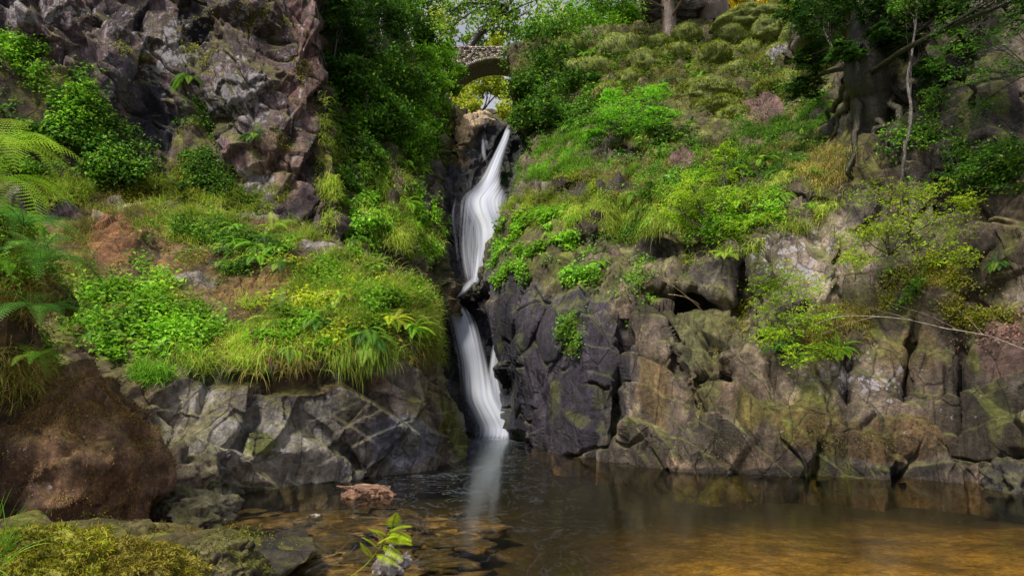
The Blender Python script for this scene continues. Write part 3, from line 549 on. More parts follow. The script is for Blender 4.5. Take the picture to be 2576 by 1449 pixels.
for k,(px,py,rw,rh) in enumerate(hb):
    p,_n=onp('right_bank',px,py);Y=p[1]
    boulder('mossy_boulder',(p[0],p[1]+.1,p[2]+.08),(rw*M(Y)*1.1,rw*M(Y),rh*M(Y)*1.6),'moss-covered boulder on the green slope below the hilltop trees' if k!=3 else 'rounded boulder with a bare pale face high on the green slope','boulder',5 if k<6 else 4,seed=200+k,ca=(.06,.05,.045),cb=(.17,.14,.14) if k!=3 else (.35,.3,.34),moss=.95 if k!=3 else .75,mall=.8 if k!=3 else 0,mc=(.16,.20,.02),blk=.12,group='mossy boulders on the hill slope' if k!=3 else None,strands=2600,spal=[(.32,.40,.03),(.22,.31,.02),(.38,.42,.04)],sl=.13,lich=.0 if k!=3 else .8)
bb(1690,25,43.5,120,34,'grey square-cut rock outcrop behind the hilltop tree trunk',name='rock_outcrop',cat='rock',sub=5,seed=230,ca=(.11,.09,.10),cb=(.22,.18,.2),moss=.4,blk=.4,dp=.4)

# ---------- GROUND COVER
def cover(name,items,mat=LEAF):
    b=Bag()
    for it in items:
        k=it[0]
        if k=='g': _,pn,els,n,L,w,dr,pal=it;p,nn=scat(pn,els,n,.5,len(els)+int(L*50));add_grass(b,p,nn,L,w,dr,pal)
        else: _,pn,els,n,h,s,asp,pal=it;p,nn=scat(pn,els,n,.6,len(els)+3+int(h*40));m_=len(p);p=p+nn*(rng.random((m_,1))**.7*h)+UP*rng.random((m_,1))*h*.4;add_leaves(b,p,nrm(nn*.5+UP*.6+rng.normal(size=(m_,3))*.45),s,asp,pal)
    o=b.build(name,mat);tag(o,kind='stuff');return o
T='left_terrace';R_='right_bank';LC='left_cliff';GW='gorge_wall_left'
tag(cover('terrace_grass',[
 ('g',T,[(600,570,330,35),(830,600,110,50),(500,560,200,30)],8500,.32,.018,.35,'grass'),
 ('g',T,[(1040,710,70,60),(920,720,160,60),(1090,800,30,90)],11000,.38,.018,.4,'grass'),
 ('g',T,[(720,760,90,60),(860,820,190,50),(560,850,90,50)],11000,.42,.018,.5,'grass'),
 ('g',T,[(800,885,300,35),(560,905,100,30),(1000,890,120,25)],5500,.60,.017,.8,'fringe'),
 ('g',T,[(800,890,260,30)],2000,.45,.014,.8,'straw'),
 ('g',T,[(385,925,34,34)],1300,.36,.016,.6,'ggrass'),
 ('g',T,[(230,620,60,60),(300,540,80,40),(490,690,60,30)],4000,.3,.014,.5,'straw')]),'long green and straw grass hanging over the left rock terrace','grass')
tag(cover('terrace_leaf_cover',[
 ('l',T,[(360,780,170,85),(250,860,120,60),(430,840,90,50)],8500,.32,.11,.6,'bright'),
 ('l',T,[(720,845,95,40),(640,870,60,30)],3600,.28,.11,.6,'bright'),
 ('l',T,[(480,610,120,45),(600,650,110,50),(390,640,60,40)],4000,.28,.10,.6,'mid'),
 ('l',T,[(1000,790,90,70),(1060,720,50,70),(860,690,120,45)],4800,.28,.10,.6,'bright'),
 ('l',T,[(780,720,150,50),(900,860,160,30)],3000,.24,.10,.6,'yellow'),
 ('l',T,[(300,700,300,100),(700,620,200,50)],7000,.06,.06,.7,'moss')]),'low broad-leaved plants covering the left rock terrace','ground cover')
tag(cover('cliff_undergrowth',[
 ('l',LC,[(80,220,120,70),(110,330,150,90),(250,410,110,60)],15000,.5,.12,.55,'mid'),
 ('l',LC,[(40,180,70,60),(60,400,80,60),(290,440,60,30),(170,300,80,50)],6000,.6,.12,.5,'bright'),
 ('l',LC,[(500,400,40,110),(530,480,90,40)],6000,.25,.10,.6,'mid'),
 ('l',LC,[(340,120,60,25),(520,120,60,60),(760,180,30,80),(700,400,40,60),(620,30,80,30)],3500,.06,.06,.7,'moss'),
 ('g',LC,[(830,430,20,150)],3500,.5,.022,.8,'grass'),
 ('g',LC,[(300,480,160,40),(560,500,140,30),(250,500,120,30)],8000,.35,.02,.5,'grass'),
 ('l',LC,[(300,480,160,40),(480,470,100,40)],7000,.12,.07,.7,'moss')]),'leafy undergrowth and grass on the ledges of the left cliff','undergrowth')
tag(cover('gorge_ivy',[
 ('l',GW,[(900,520,40,80),(920,430,50,40),(930,570,40,40)],8000,.25,.13,.7,'ggrass'),
 ('l',GW,[(1020,560,60,70),(1070,560,30,90)],5000,.25,.12,.6,'bright'),
 ('l',GW,[(950,330,120,120),(850,200,60,150),(1050,350,60,120),(830,420,30,90)],14000,.45,.17,.5,'mid'),
 ('l',GW,[(1060,260,60,120),(960,250,80,80)],7000,.6,.17,.5,'bright'),
 ('g',GW,[(820,380,30,70),(1000,600,90,40),(960,480,60,60)],9000,.6,.028,.8,'grass')]),'ivy, leaves and grass clothing the left wall of the gorge','ivy')
tag(cover('slope_moss',[
 ('l',R_,[(1650,170,250,80),(1900,150,160,90),(1450,200,140,90),(1750,240,180,50),(2000,240,90,60)],12000,.06,.10,.7,'gmoss'),
 ('g',R_,[(1650,170,260,80),(1900,150,160,90),(1500,200,140,80)],24000,.17,.035,.9,'gmoss'),
 ('l',R_,[(1650,150,250,60),(1500,250,140,60),(1950,220,120,50)],4000,.3,.16,.5,'mid'),
 ('l',R_,[(1300,560,30,30),(1420,500,90,25),(1480,470,60,30)],5000,.08,.07,.7,'moss')]),'yellow-green moss carpeting the boulder slope on the right','moss')
tag(cover('slope_grass',[
 ('g',R_,[(1380,400,60,50),(1340,430,40,30),(1440,370,60,30)],7000,.42,.024,.6,'ggrass'),
 ('g',R_,[(1380,530,120,30),(1330,500,50,40),(1400,480,70,30)],6500,.3,.02,.5,'grass'),
 ('g',R_,[(1600,400,120,50),(1750,480,160,50),(1900,420,140,60),(2060,430,90,60)],8000,.45,.02,.9,'straw'),
 ('g',R_,[(1600,420,140,60),(1800,440,160,60)],6000,.40,.02,.8,'ggrass'),
 ('g',R_,[(1600,530,160,50),(1800,590,160,40),(1940,520,120,50)],13000,.55,.02,.9,'grass'),
 ('g',R_,[(1960,330,90,50),(2030,280,60,40)],7000,.5,.024,.8,'mid'),
 ('g',R_,[(2130,830,90,50),(2350,740,60,40),(2060,850,60,40),(1820,860,30,25),(2180,620,40,40)],4500,.28,.016,.7,'straw')]),'tufts of green and straw grass on the right bank','grass')
tag(cover('slope_leaf_cover',[
 ('l',R_,[(1350,590,80,40),(1380,560,60,30)],6500,.12,.13,.9,'bright'),
 ('l',R_,[(1250,650,30,30),(1350,690,70,30),(1440,700,60,25),(1270,690,20,30)],3000,.18,.11,.8,'ggrass'),
 ('l',R_,[(1450,300,80,60),(1350,300,60,90),(1600,350,120,50)],10000,.35,.15,.6,'mid'),
 ('l',R_,[(1750,430,130,60),(1900,380,130,60),(1650,560,160,50)],8000,.3,.11,.5,'mid'),
 ('l',R_,[(1640,470,110,50),(1820,540,120,60)],6500,.35,.10,.45,'bright'),
 ('l',R_,[(1600,740,40,60),(1500,650,40,30),(1440,830,25,50),(1660,660,60,30)],2500,.15,.08,.7,'ggrass'),
 ('l',R_,[(2370,700,120,40),(2450,780,90,40),(2250,760,60,30),(1860,760,40,60)],4500,.08,.06,.6,'moss'),
 ('l',R_,[(2030,1060,80,50),(2240,1110,150,40),(1800,1120,150,40)],5000,.01,.03,.6,[(.20,.13,.05),(.16,.14,.03),(.13,.08,.04)]),
 ('l',R_,[(2270,720,50,40),(2350,400,100,80),(2480,420,90,60)],6000,.3,.10,.6,'mid')]),'leafy plants spreading over the right bank','ground cover')
b=Bag()
for els,n in (([(1915,285,55,50),(1950,240,40,30)],1800),([(1710,415,34,50)],700),([(2510,870,100,90)],500)):
    BW=BAREW[R_].copy();BAREW[R_][:]=0;p,nn=scat(R_,els,n,.25);BAREW[R_]=BW;add_leaves(b,p*1.0,nrm(nn+rng.normal(size=(n,3))*.4),.07,.6,'litter')
tag(b.build('leaf_litter',LEAF),'fallen pinkish brown leaves lying on the right bank','fallen leaves',kind='stuff')
tag(cover('bank_undergrowth',[
 ('l','left_bank',[(20,560,110,60),(60,650,90,90),(20,900,100,60)],7000,.2,.06,.6,'bright'),
 ('g','left_bank',[(50,600,100,50),(80,740,90,60),(40,960,100,60)],4500,.3,.01,.6,'straw'),
 ('g','shore_bank',[(100,1450,300,60),(400,1460,150,40)],9000,.05,.01,.7,'moss')]),'low leaves, moss and dead grass on the banks at the left edge','undergrowth')

# ---------- SHRUBS and TREES
def crown(bag,cl,dens,size,asp,pal,flat=0,sub=14):
    tips=[]
    for (px,py,Y,r,*q) in cl:
        rx=r*M(Y);fz=q[0] if q else .8;c=PW(px,py,Y);n=int(dens)
        k=sub;d=nrm(rng.normal(size=(k,3)))*(rng.random((k,1))**.4)*np.array([rx,rx,rx*fz]);tips.append(c+d)
        i=rng.integers(0,k,n);sg=rx*(.17 if flat else .25)*rng.uniform(.6,1.4,(k,1))[i]
        o=rng.normal(size=(n,3))*np.array([1,1,(.16 if flat else .75)])*sg
        if flat:
            tl=rng.normal(size=(k,2))[i]*.35;o[:,2]+=(o[:,:2]*tl).sum(1);o[:,2]-=.35*np.linalg.norm(o[:,:2],axis=1)
        P=c+d[i]+o
        add_leaves(bag,P,UP*(1.0 if flat else .5)+rng.normal(size=(n,3))*(.4 if flat else .6),size,asp,pal)
    return tips
def woody(name,label,cat,base,cl,pal,dens=1200,size=.12,asp=.5,flat=0,rs=.04,sub=14,group=None,trunk=None,bark=(.07,.055,.045),twigs=4,stem='stem'):
    b0=np.array(PW(*base)).ravel();o=empty(name,b0,label,cat,group)
    b=Bag();tips=crown(b,cl,dens,size,asp,pal,flat,sub);b.build('crown',LEAF,o,origin=b0)
    b=Bag()
    if trunk:
        pts=np.array([PW(*p[:3]) for p in trunk]);cv=curve(pts,8,.06);rr=np.interp(np.linspace(0,1,len(cv)),np.linspace(0,1,len(trunk)),[p[3]*M(p[2]) for p in trunk]);tube(b,cv,rr,bark,12)
    for (px,py,Y,r,*q),tp in zip(cl,tips):
        c=PW(px,py,Y);s=b0 if not trunk else cv[int(len(cv)*rng.uniform(.35,.95))]
        md=(s+c)/2+rng.normal(size=3)*.08*np.linalg.norm(c-s)
        p=curve([s,md,c],8,.03);tube(b,p,np.linspace(rs,rs*.35,len(p)),bark,6)
        for e in tp[:twigs]:
            s2=p[int(len(p)*rng.uniform(.5,.95))];pp=curve([s2,(s2+e)/2+rng.normal(size=3)*.03,e],5,.02);tube(b,pp,np.linspace(rs*.35,rs*.1,len(pp)),bark,4)
    b.build('trunk' if trunk else stem,TRK,o,origin=b0,smooth=True);return o
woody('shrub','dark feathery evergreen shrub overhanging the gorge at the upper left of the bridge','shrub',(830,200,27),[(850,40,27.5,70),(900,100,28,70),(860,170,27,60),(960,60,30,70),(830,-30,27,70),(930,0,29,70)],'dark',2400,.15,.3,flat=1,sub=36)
woody('shrub','broad mid-green shrub on the left gorge wall below the dark evergreen','shrub',(900,330,27.5),[(900,200,28,60),(960,250,29,60),(1000,170,30,60),(1040,240,31.5,60),(930,300,28,50),(1010,310,29.5,55)],'mid',1700,.18,.5,sub=28)
woody('shrub','bright small-leaved shrub hanging beside the left end of the bridge','shrub',(1090,260,36),[(1080,200,36,50),(1110,160,40,40),(1060,140,36,50),(1130,215,39,28),(1100,270,37,30),(1040,330,31,40),(1145,180,42,22),(1115,130,41,26)],'bright',1400,.19,.5,sub=20)
woody('tree','leafy tree left of the sky gap with a thin dark trunk','tree',(965,120,31),[(1010,20,34,60),(1050,60,38,50),(960,10,32,60),(1040,-20,38,60),(1075,100,39,36)],'mid',1500,.2,.5,trunk=[(965,130,31,10),(962,60,31,9),(968,0,31,8),(960,-120,31,6)],rs=.06,sub=22)
woody('shrub','large green bush right of the bridge at the head of the gorge','shrub',(1380,330,35),[(1315,130,40,48),(1350,90,40,60),(1325,220,38,48),(1390,160,38,60),(1350,290,35,45),(1430,110,39,60),(1440,220,36,60),(1400,280,34,50),(1312,300,36,28)],'mid',1700,.22,.5,sub=28)
woody('tree','bright green tree with thin leaning branches at the right of the sky gap','tree',(1480,100,42),[(1450,50,43,60),(1530,80,42,50),(1400,70,43,46),(1500,10,44,60),(1570,40,43,50),(1360,110,42,40)],'bright',1200,.23,.5,trunk=[(1480,110,42,8),(1490,50,43,7),(1530,-40,44,6),(1560,-140,44,4)],rs=.06,sub=24)
woody('tree','open tree with bare dark limbs against the sky above the bridge','tree',(1180,120,47),[(1130,40,48,54,.7),(1110,90,48,44,.6),(1180,15,48,50,.6),(1260,20,47,50,.6),(1330,30,47,60,.7),(1290,75,47,40,.6),(1380,-10,47,60),(1150,-30,48,60),(1220,60,47,44,.6),(1240,-20,47,60),(1190,100,48,30,.5)],[(.3,.55,.05),(.46,.62,.07),(.18,.40,.04)],380,.30,.5,trunk=[(1178,122,47,11),(1205,85,47,10),(1245,50,47,9),(1275,15,47,7),(1310,-30,47,4)],rs=.10,sub=16,bark=(.05,.04,.04))
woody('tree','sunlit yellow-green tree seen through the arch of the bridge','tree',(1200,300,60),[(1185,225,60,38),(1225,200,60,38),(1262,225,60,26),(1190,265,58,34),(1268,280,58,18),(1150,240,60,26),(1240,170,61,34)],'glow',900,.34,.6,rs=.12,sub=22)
woody('tree','golden sunlit tree behind the hilltop at the upper right','tree',(1920,60,56),[(1900,20,56,50),(1960,10,56,40),(1850,0,56,40),(1990,30,56,30)],'gold',1200,.3,.6,rs=.12)
woody('tree','small golden tree glimpsed past the dark evergreen at the top right','tree',(2350,30,52),[(2350,5,30,30),(2390,0,30,20)],'gold',500,.16,.6,rs=.05)
woody('sapling','vivid yellow-green sapling with layered leaves above the gorge on the right','sapling',(1570,340,29),[(1560,280,29,60,.6),(1620,250,29.5,56,.6),(1660,290,29,50,.6),(1520,300,29,44,.6),(1600,310,28.6,54,.5),(1540,240,30,34,.5),(1650,230,30,38,.6),(1495,335,29,34,.5)],[(.28,.68,.04),(.38,.74,.05),(.2,.56,.04)],900,.12,.42,flat=1,sub=36,twigs=10)
woody('sapling','bright feathery sapling midway up the grassy right bank','sapling',(1830,600,20),[(1740,470,20.6,60,.8),(1820,430,21,60,.8),(1800,520,20.2,70,.8),(1900,500,20,60,.7),(1930,560,19.2,55,.7),(1700,520,20.6,55,.7),(1850,580,19.5,50,.7),(1960,600,18.9,36,.7),(1820,380,21.6,30,.9)],[(.42,.66,.03),(.34,.62,.03),(.5,.68,.05)],900,.085,.4,flat=1,sub=34,twigs=9)
woody('sapling','golden-green sapling spreading in flat tiers across the right rock wall','sapling',(2240,640,16.5),[(2200,480,16.5,70,.5),(2330,470,16,70,.5),(2270,530,16,90,.5),(2380,560,15.5,80,.5),(2170,590,16.5,70,.5),(2330,620,15.7,90,.5),(2400,640,15.2,60,.5),(2230,570,16.2,70,.5),(2150,650,16.3,50,.5),(2420,500,15.5,50,.6)],[(.42,.62,.03),(.34,.55,.03),(.52,.60,.04)],620,.07,.42,flat=1,sub=38,rs=.018,twigs=10)
woody('sapling','yellow-green sapling rooted low in the right rock face above the brown moss','sapling',(1980,880,16.6),[(1960,690,17,60,.7),(2030,720,16.6,60,.6),(1950,770,16.6,64,.6),(2000,820,16.3,70,.7),(1930,840,16.4,55,.6),(2060,790,16,55,.6),(2010,890,16,50,.6),(2070,880,16,45,.5),(1920,720,17,36,.6)],[(.42,.66,.03),(.34,.62,.03),(.5,.64,.05)],650,.07,.42,flat=1,sub=34,rs=.016,twigs=9)
woody('shrub','thin leafy branch spray hanging at the far right beneath the dark evergreen','shrub',(2600,180,14.5),[(2540,60,14.5,60,.6),(2460,100,15,60,.6),(2400,60,15.5,60,.6),(2540,160,14.5,60,.6),(2440,180,15.3,60,.6),(2370,140,16,50,.6),(2350,240,16.5,50,.6),(2460,270,15.8,60,.6)],[(.08,.23,.025),(.15,.32,.03)],420,.065,.5,flat=1,sub=28,rs=.015,twigs=8,bark=(.04,.032,.026))
woody('shrub','dim leafy shrub on the dark right cliff beside the pale trunk','shrub',(2420,470,16.5),[(2340,300,17,60),(2390,360,16.8,60),(2470,400,16,70,.6),(2540,380,15.5,60,.4),(2420,440,16.3,50,.4),(2550,470,15.5,40,.5)],'mid',320,.08,.5,rs=.02,sub=30,flat=1,bark=(.04,.032,.026))
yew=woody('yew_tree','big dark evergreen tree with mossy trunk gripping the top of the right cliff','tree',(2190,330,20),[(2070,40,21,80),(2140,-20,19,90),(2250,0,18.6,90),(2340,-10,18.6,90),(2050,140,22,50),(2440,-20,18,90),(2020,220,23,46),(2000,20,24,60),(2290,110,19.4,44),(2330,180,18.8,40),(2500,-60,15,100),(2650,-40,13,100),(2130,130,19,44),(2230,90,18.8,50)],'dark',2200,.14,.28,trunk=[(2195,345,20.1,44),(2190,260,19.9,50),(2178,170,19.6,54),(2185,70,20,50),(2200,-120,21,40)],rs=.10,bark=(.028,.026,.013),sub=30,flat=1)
b=Bag();b0=np.array(yew.location)
for (x1,y1,x2,y2,w) in [(2150,200,2110,340,13),(2160,240,2145,420,12),(2230,210,2290,420,12),(2140,200,2070,310,12),(2200,250,2200,450,11),(2230,200,2340,330,10),(2215,270,2250,490,8)]:
    p,_=onp('right_bank',x2,y2);p0=PW(x1,y1,19.9);pp=curve([p0,(p0+p)/2+np.array([0,-.1,0]),p+np.array([0,.05,0]),p+np.array([.05,.3,-.7])],8,.3);tube(b,pp,np.linspace(w*M(19.6),w*M(19.6)*.3,len(pp)),(.04,.036,.018),8)
b.build('roots',TRK,yew,origin=b0,smooth=True)
woody('tree','slender pale-barked tree trunk against the dark right cliff','tree',(2270,470,17),[(2310,-60,17,70),(2280,20,17,40)],'mid',500,.09,.5,trunk=[(2268,480,17.2,5),(2275,400,17,4.5),(2292,300,16.9,4),(2285,200,17,4),(2300,100,17,3),(2310,-60,17,3)],bark=(.13,.11,.10),rs=.02)
for (px,py,Y,w,lab) in [(1682,100,40,20,'straight brown-trunked tree standing at the front of the hilltop'),(1795,60,43,38,'thickest tree trunk on the hilltop, right of the straight brown one'),(1605,60,43,12,'thin tree trunk on the hilltop left of the grey outcrop'),(2035,60,41,18,'dark tree trunk on the hilltop next to the golden foliage')]:
    woody('tree',lab,'tree',(px,py,Y),[(px-40,-160,Y,90),(px+60,-190,Y,90),(px,-60,Y+1,60,.4),(px+90,-90,Y-3,90,.5),(px-100,-70,Y-2,80,.5)],'mid',900,.24,.5,trunk=[(px,py+10,Y,w*1.25),(px+2,py-30,Y,w),(px-2,py-90,Y,w*.9),(px,-200,Y,w*.6)],rs=.1,bark=(.13,.085,.07))
b=Bag();crown(b,[(px,py,Y,80) for px,py,Y in [(1560,60,58),(1650,10,58),(1740,0,60),(1840,20,62),(2040,0,58),(2120,20,56),(1600,-40,58),(1780,-70,60),(1950,-60,62),(1500,130,56)]],1500,.32,.5,'mid',sub=20);crown(b,[(1300,250,56,50),(1100,250,56,50),(1150,300,54,30),(1640,20,60,40),(1210,320,56,34),(1060,180,56,40),(1100,60,62,50),(1400,60,62,60),(1250,110,62,30)],900,.34,.5,'glow',sub=20)
tag(b.build('distant_wood',LEAF),'far-off wood of green trees beyond the hilltop','wood',kind='stuff')

# ---------- FERNS
def frond(bag,base,dirv,L,droop,pal,np_=20,det=False,wid=.17):
    d=nrm(np.array(dirv,float));p=np.array(base,float);n=np_+3;pts=[p];ds=[d]
    for k in range(n):
        p=p+d*L/n;d=nrm(d-UP*droop/n);pts.append(p);ds.append(d)
    pts=np.array(pts);ds=np.array(ds);col=np.array(pick(pal,1))[0]
    tube(bag,pts,np.linspace(.006,.0015,len(pts))*max(1,L),col*.6,4)
    s=nrm(np.cross(ds,UP+np.array([1e-3,0,0])));nn=nrm(np.cross(s,ds));t=np.arange(3,n+1)/n
    ln=L*wid*1.6*np.sin(np.pi*np.clip((t-.04),0,1)**.75)*(1-.35*t)+.01
    sp=L/n
    for sg in(-1,1):
        B=pts[3:n+1];A=nrm(sg*s[3:n+1]+ds[3:n+1]*.35-UP*.12);W=nrm(np.cross(nn[3:n+1],A))
        if not det:
            w=sp*.46;v=np.stack([B,B+A*ln[:,None]*.35+W*w,B+A*ln[:,None]-UP*ln[:,None]*.15,B+A*ln[:,None]*.35-W*w],1)
            i=np.arange(len(B))[:,None]*4;bag.add(v,[np.concatenate([i+[0,1,2],i+[0,2,3]])],np.repeat(col*rng.uniform(.75,1.2,(len(B),1)),4,0))
        else:
            m=9;u=(np.arange(m)+.5)/m
            bb_=B[:,None]+A[:,None]*(ln[:,None]*u)[...,None];hw=(sp*.42*(1-u*.75))[None,:,None]
            for s2 in(-1,1):
                tip=bb_+W[:,None]*s2*hw+A[:,None]*(ln[:,None]/m*.5)[...,None]
                a_=bb_-A[:,None]*(ln[:,None]/m*.42)[...,None];c_=bb_+A[:,None]*(ln[:,None]/m*.4)[...,None]
                v=np.stack([a_,tip,c_],2).reshape(-1,3);i=np.arange(len(v)//3)[:,None]*3
                bag.add(v,[i+[0,1,2]],np.repeat(col*rng.uniform(.7,1.3,(len(v)//3,1)),3,0))
def fern(base,label,L,nf,pal,droop=1.6,det=False,face=None,group=None,wid=.17,out=.9,name='fern'):
    o=empty(name,base,label,'fern',group)
    for k in range(nf):
        a=2*math.pi*(k+rng.uniform(-.3,.3))/nf
        d=np.array([math.cos(a)*out,math.sin(a)*out,rng.uniform(.5,1.1)])
        if face is not None: d=d*.8+np.array(face)*.7
        b=Bag();frond(b,(0,0,0),d,L*rng.uniform(.75,1.15),droop*rng.uniform(.8,1.3),pal,22 if det else 16,det,wid);b.build('frond',LEAF,o)
for px,py,Y,L,nf,pal,lab in [
 (60,570,8.4,1.0,12,'blue','large green fern arching off the left bank, uppermost of the big ferns'),
 (100,660,8.5,1.0,12,'blue','large green fern in the middle of the left bank with drooping fronds'),
 (90,790,8.4,.9,11,'blue','drooping fern low on the left bank above the huge mossy boulder'),
 (-10,670,8.2,.9,11,'ggrass','yellower large fern at the very left edge beside the darker ones'),
 (90,905,8.6,.55,9,'ggrass','small fern tucked against the top of the huge mossy boulder')]:
    fern(PW(px,py,Y),lab,L,nf,pal,1.9,True,(.35,-.25,.1),wid=.125)
for px,py,lab,fc in [(-10,380,'bright lime bracken leaning in at the left edge, upper one',(.8,-.1,.35)),(-10,460,'bright lime bracken leaning in at the left edge, lower one',(.8,-.2,.05))]:
    fern(PW(px,py,7.6),lab,1.05,11,[(.40,.70,.04),(.50,.75,.06)],2.0,True,fc,name='bracken',wid=.14)
for pn,px,py,L,pal,lab in [
 (T,650,640,.95,'ggrass','fern with long arching fronds in the middle of the left terrace'),
 (T,710,650,.8,'ggrass','fern beside the long-fronded one on the left terrace'),
 (T,560,640,.6,'mid','darker small fern at the back of the left terrace'),
 (T,930,850,.75,'bright','yellow-green fern hanging from the lip of the left terrace'),
 (T,990,800,.85,'yellow','pale fern arching at the right of the left terrace'),
 (T,1040,830,.75,'bright','fern at the right corner of the left terrace over the lower fall'),
 (T,860,760,.7,'grass','straw-tipped fern among grass near the right of the left terrace'),
 (T,1010,640,.5,'bright','small fern at the back right corner of the left terrace'),
 (LC,490,200,.9,'ggrass','fern sprouting from a ledge high on the left cliff'),
 (LC,640,345,.8,'mid','dark fern on the cliff face below the lichen patches'),
 (R_,1510,660,.6,'bright','small fern under the overhang at the centre right'),
 (R_,1690,450,.9,'blue','long-fronded fern by the leaf litter on the right bank'),
 (R_,1430,320,.9,'bright','fern on the rim above the upper waterfall'),
 (R_,1960,880,.7,'blue','fern low on the right rock face below the low sapling'),
 (R_,2110,880,.6,'bright','small bright fern on the right rock face beside the low sapling'),
 (R_,2530,680,.5,'mid','small fern at the far right edge above the bare branch'),
 (R_,1490,210,1.2,'mid','dark fern at the left of the mossy boulder slope'),
 (R_,1640,560,.7,'ggrass','fern hanging over the dark hollow in the right bank'),
 (R_,1830,660,.6,'grass','straw-green fern on the brow of the right rock face'),
 (GW,1020,520,1.0,'bright','fern on the left gorge wall facing the upper fall'),
 (GW,1020,410,.9,'bright','fern high on the left gorge wall below the broad shrub')]:
    p,nn=onp(pn,px,py);fern(p,lab,L,11,pal,2.2,False,nn*.8+np.array([0,-.3,0]))
for pn,els,n,lab,gr in [(T,[(700,640,300,60),(850,800,200,70),(350,780,150,70),(900,890,180,15)],34,'small green fern growing among the grass of the left terrace','small ferns on the left terrace'),
                        (R_,[(1650,480,200,100),(1900,480,160,90),(1600,330,120,60),(2000,350,80,60),(1650,200,200,70),(1800,620,150,20)],46,'small green fern growing among the grass of the right bank','small ferns on the right bank'),
                        (GW,[(930,480,80,120),(1020,500,60,120)],9,'small fern growing from the ivy of the left gorge wall','small ferns on the gorge wall')]:
    ps,ns_=scat(pn,els,n)
    for p,nn in zip(ps,ns_): fern(p,lab,rng.uniform(.45,.9),7,random.choice(['bright','ggrass','grass','mid']),2.4,False,nn*.8+np.array([0,-.3,0]),group=gr)
o=empty('sprig',PW(850,1470,5.4),'lime yellow fern sprig leaning over the water by the small pale rock','sprig')
b0=np.array(o.location)
b=Bag();e=PW(985,1330,5.6);s0=PW(850,1470,5.4);cvs=curve([s0,PW(925,1415,5.5),e],8);tube(b,cvs,.003,(.4,.5,.04),5);b.build('stem',LEAF,o,origin=b0)
for k,(a,L_) in enumerate([((.2,-.3,1),.16),((1,-.5,.25),.24),((1,-.4,-.1),.22),((-.6,-.3,1),.17),((.8,-.4,.7),.22),((-.3,-.3,1),.17),((.9,-.3,.1),.22),((1,-.4,.4),.24),((-.5,-.3,.8),.17),((.9,-.5,.2),.22),((-.7,-.3,.7),.15),((.6,-.6,.9),.2)]):
    b=Bag();frond(b,cvs[[16,14,12,11,15,9,10,13,13,15,14,12][k]],a,L_,.9,[(.54,.70,.03),(.64,.76,.05)],20,False,.30);b.build('frond',LEAF,o,origin=b0)
c=PW(-10,1400,4.6);b=Bag();n=60;add_grass(b,np.tile(c,(n,1))+rng.normal(size=(n,3))*.05,np.tile([.5,-.1,.6],(n,1)),.32,.008,.18,'ggrass',5,up=.5,spread=.35)
tag(b.build('grass_tuft',LEAF),'long green grass blades in the bottom left corner','grass')
b=Bag();P0=[(2640,900,12.5),(2500,850,12.8),(2380,825,13),(2250,800,13.2),(2120,795,13.4),(2040,818,13.5)]
cv=curve([PW(*p) for p in P0],8,.03);tube(b,cv,np.linspace(.013,.005,len(cv)),(.42,.34,.28),6)
for k,(ex,ey) in zip((14,20,26,30,10),[(2230,760),(2150,770),(2060,840),(2010,800),(2400,770)]):
    s=cv[k];e=PW(ex,ey,13.1);pp=curve([s,(s+e)/2+np.array([0,0,.05]),e],6,.04);tube(b,pp,np.linspace(.006,.002,len(pp)),(.36,.28,.22),5)
tag(b.build('bare_branch',TRK),'pale bare branch reaching left across the lower right bank','branch')
b=Bag()
for pts in [[(1660,705),(1700,725),(1760,770)],[(1680,740),(1730,750),(1790,800)],[(1660,705),(1720,712),(1750,720)]]:
    cv=curve([PW(x,y,19.0) for x,y in pts],8,.05);tube(b,cv,np.linspace(.014,.005,len(cv)),(.3,.22,.12),5)
tag(b.build('dead_twigs',TRK),'thin dead twigs hanging across the dark hollow of the right rock','twigs')
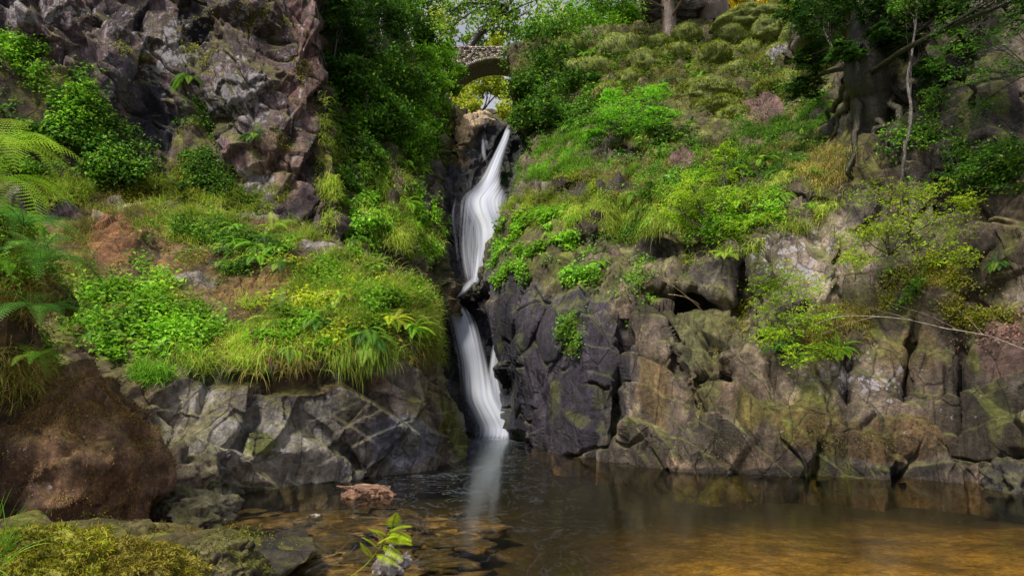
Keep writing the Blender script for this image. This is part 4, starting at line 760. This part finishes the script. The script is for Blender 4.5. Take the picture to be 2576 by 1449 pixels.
for k,(px,py) in enumerate([(660,862),(690,885),(696,905),(692,925),(655,880)]):
    p,nn=onp(T,px,py);p=p+nn*.34+np.array([0,-.15,.05]);o=empty('wildflower',p,'small magenta flower hanging among the grass on the lip of the left terrace','flower','magenta flowers on the left terrace lip')
    b=Bag();n=7;add_leaves(b,rng.normal(size=(n,3))*.03,rng.normal(size=(n,3)),.06,.6,[(.7,.05,.4),(.8,.1,.5)]);b.build('petals',LEAF,o)
    b=Bag();tube(b,curve([(0,0,0),(0,.05,-.12),(0,.15,-.3)],5),.005,(.08,.2,.03),4);b.build('stem',LEAF,o)

# ---------- WORLD, SUN, CAMERA
w=bpy.data.worlds.new('World');bpy.context.scene.world=w;w.use_nodes=True;t=w.node_tree
sk=t.nodes.new('ShaderNodeTexSky');sk.sky_type='NISHITA';sk.sun_disc=False
EL=math.radians(57);AZ=math.radians(220)
sk.sun_elevation=EL;sk.sun_rotation=AZ;sk.dust_density=2.0
wt=t.nodes.new('ShaderNodeTexCoord');wn=t.nodes.new('ShaderNodeTexNoise');wn.inputs['Scale'].default_value=4.0;wn.inputs['Detail'].default_value=6
t.links.new(wt.outputs['Generated'],wn.inputs['Vector'])
cl=mix(t,ramp(t,wn.outputs[0],[(.38,.35),(.6,.9)]),sk.outputs[0],(7.6,7.6,8.4))
t.links.new(cl,t.nodes['Background'].inputs[0]);t.nodes['Background'].inputs[1].default_value=.085
sd=bpy.data.lights.new('sun','SUN');sd.energy=4.6;sd.angle=math.radians(10);sd.color=(1,.94,.82)
so=bpy.data.objects.new('sun',sd);C.objects.link(so)
dv=Vector((math.sin(AZ)*math.cos(EL),math.cos(AZ)*math.cos(EL),math.sin(EL)));so.rotation_euler=dv.to_track_quat('Z','Y').to_euler();so.location=(0,-20,40)
cd=bpy.data.cameras.new('camera');cd.lens=24;cd.sensor_width=36;cd.clip_end=2000;cd.clip_start=.05
co=bpy.data.objects.new('camera',cd);C.objects.link(co);co.location=(0,0,CZ);co.rotation_euler=(math.radians(98),0,0)
sc=bpy.context.scene;sc.camera=co;sc.view_settings.view_transform='Standard';sc.view_settings.look='None';sc.view_settings.exposure=0
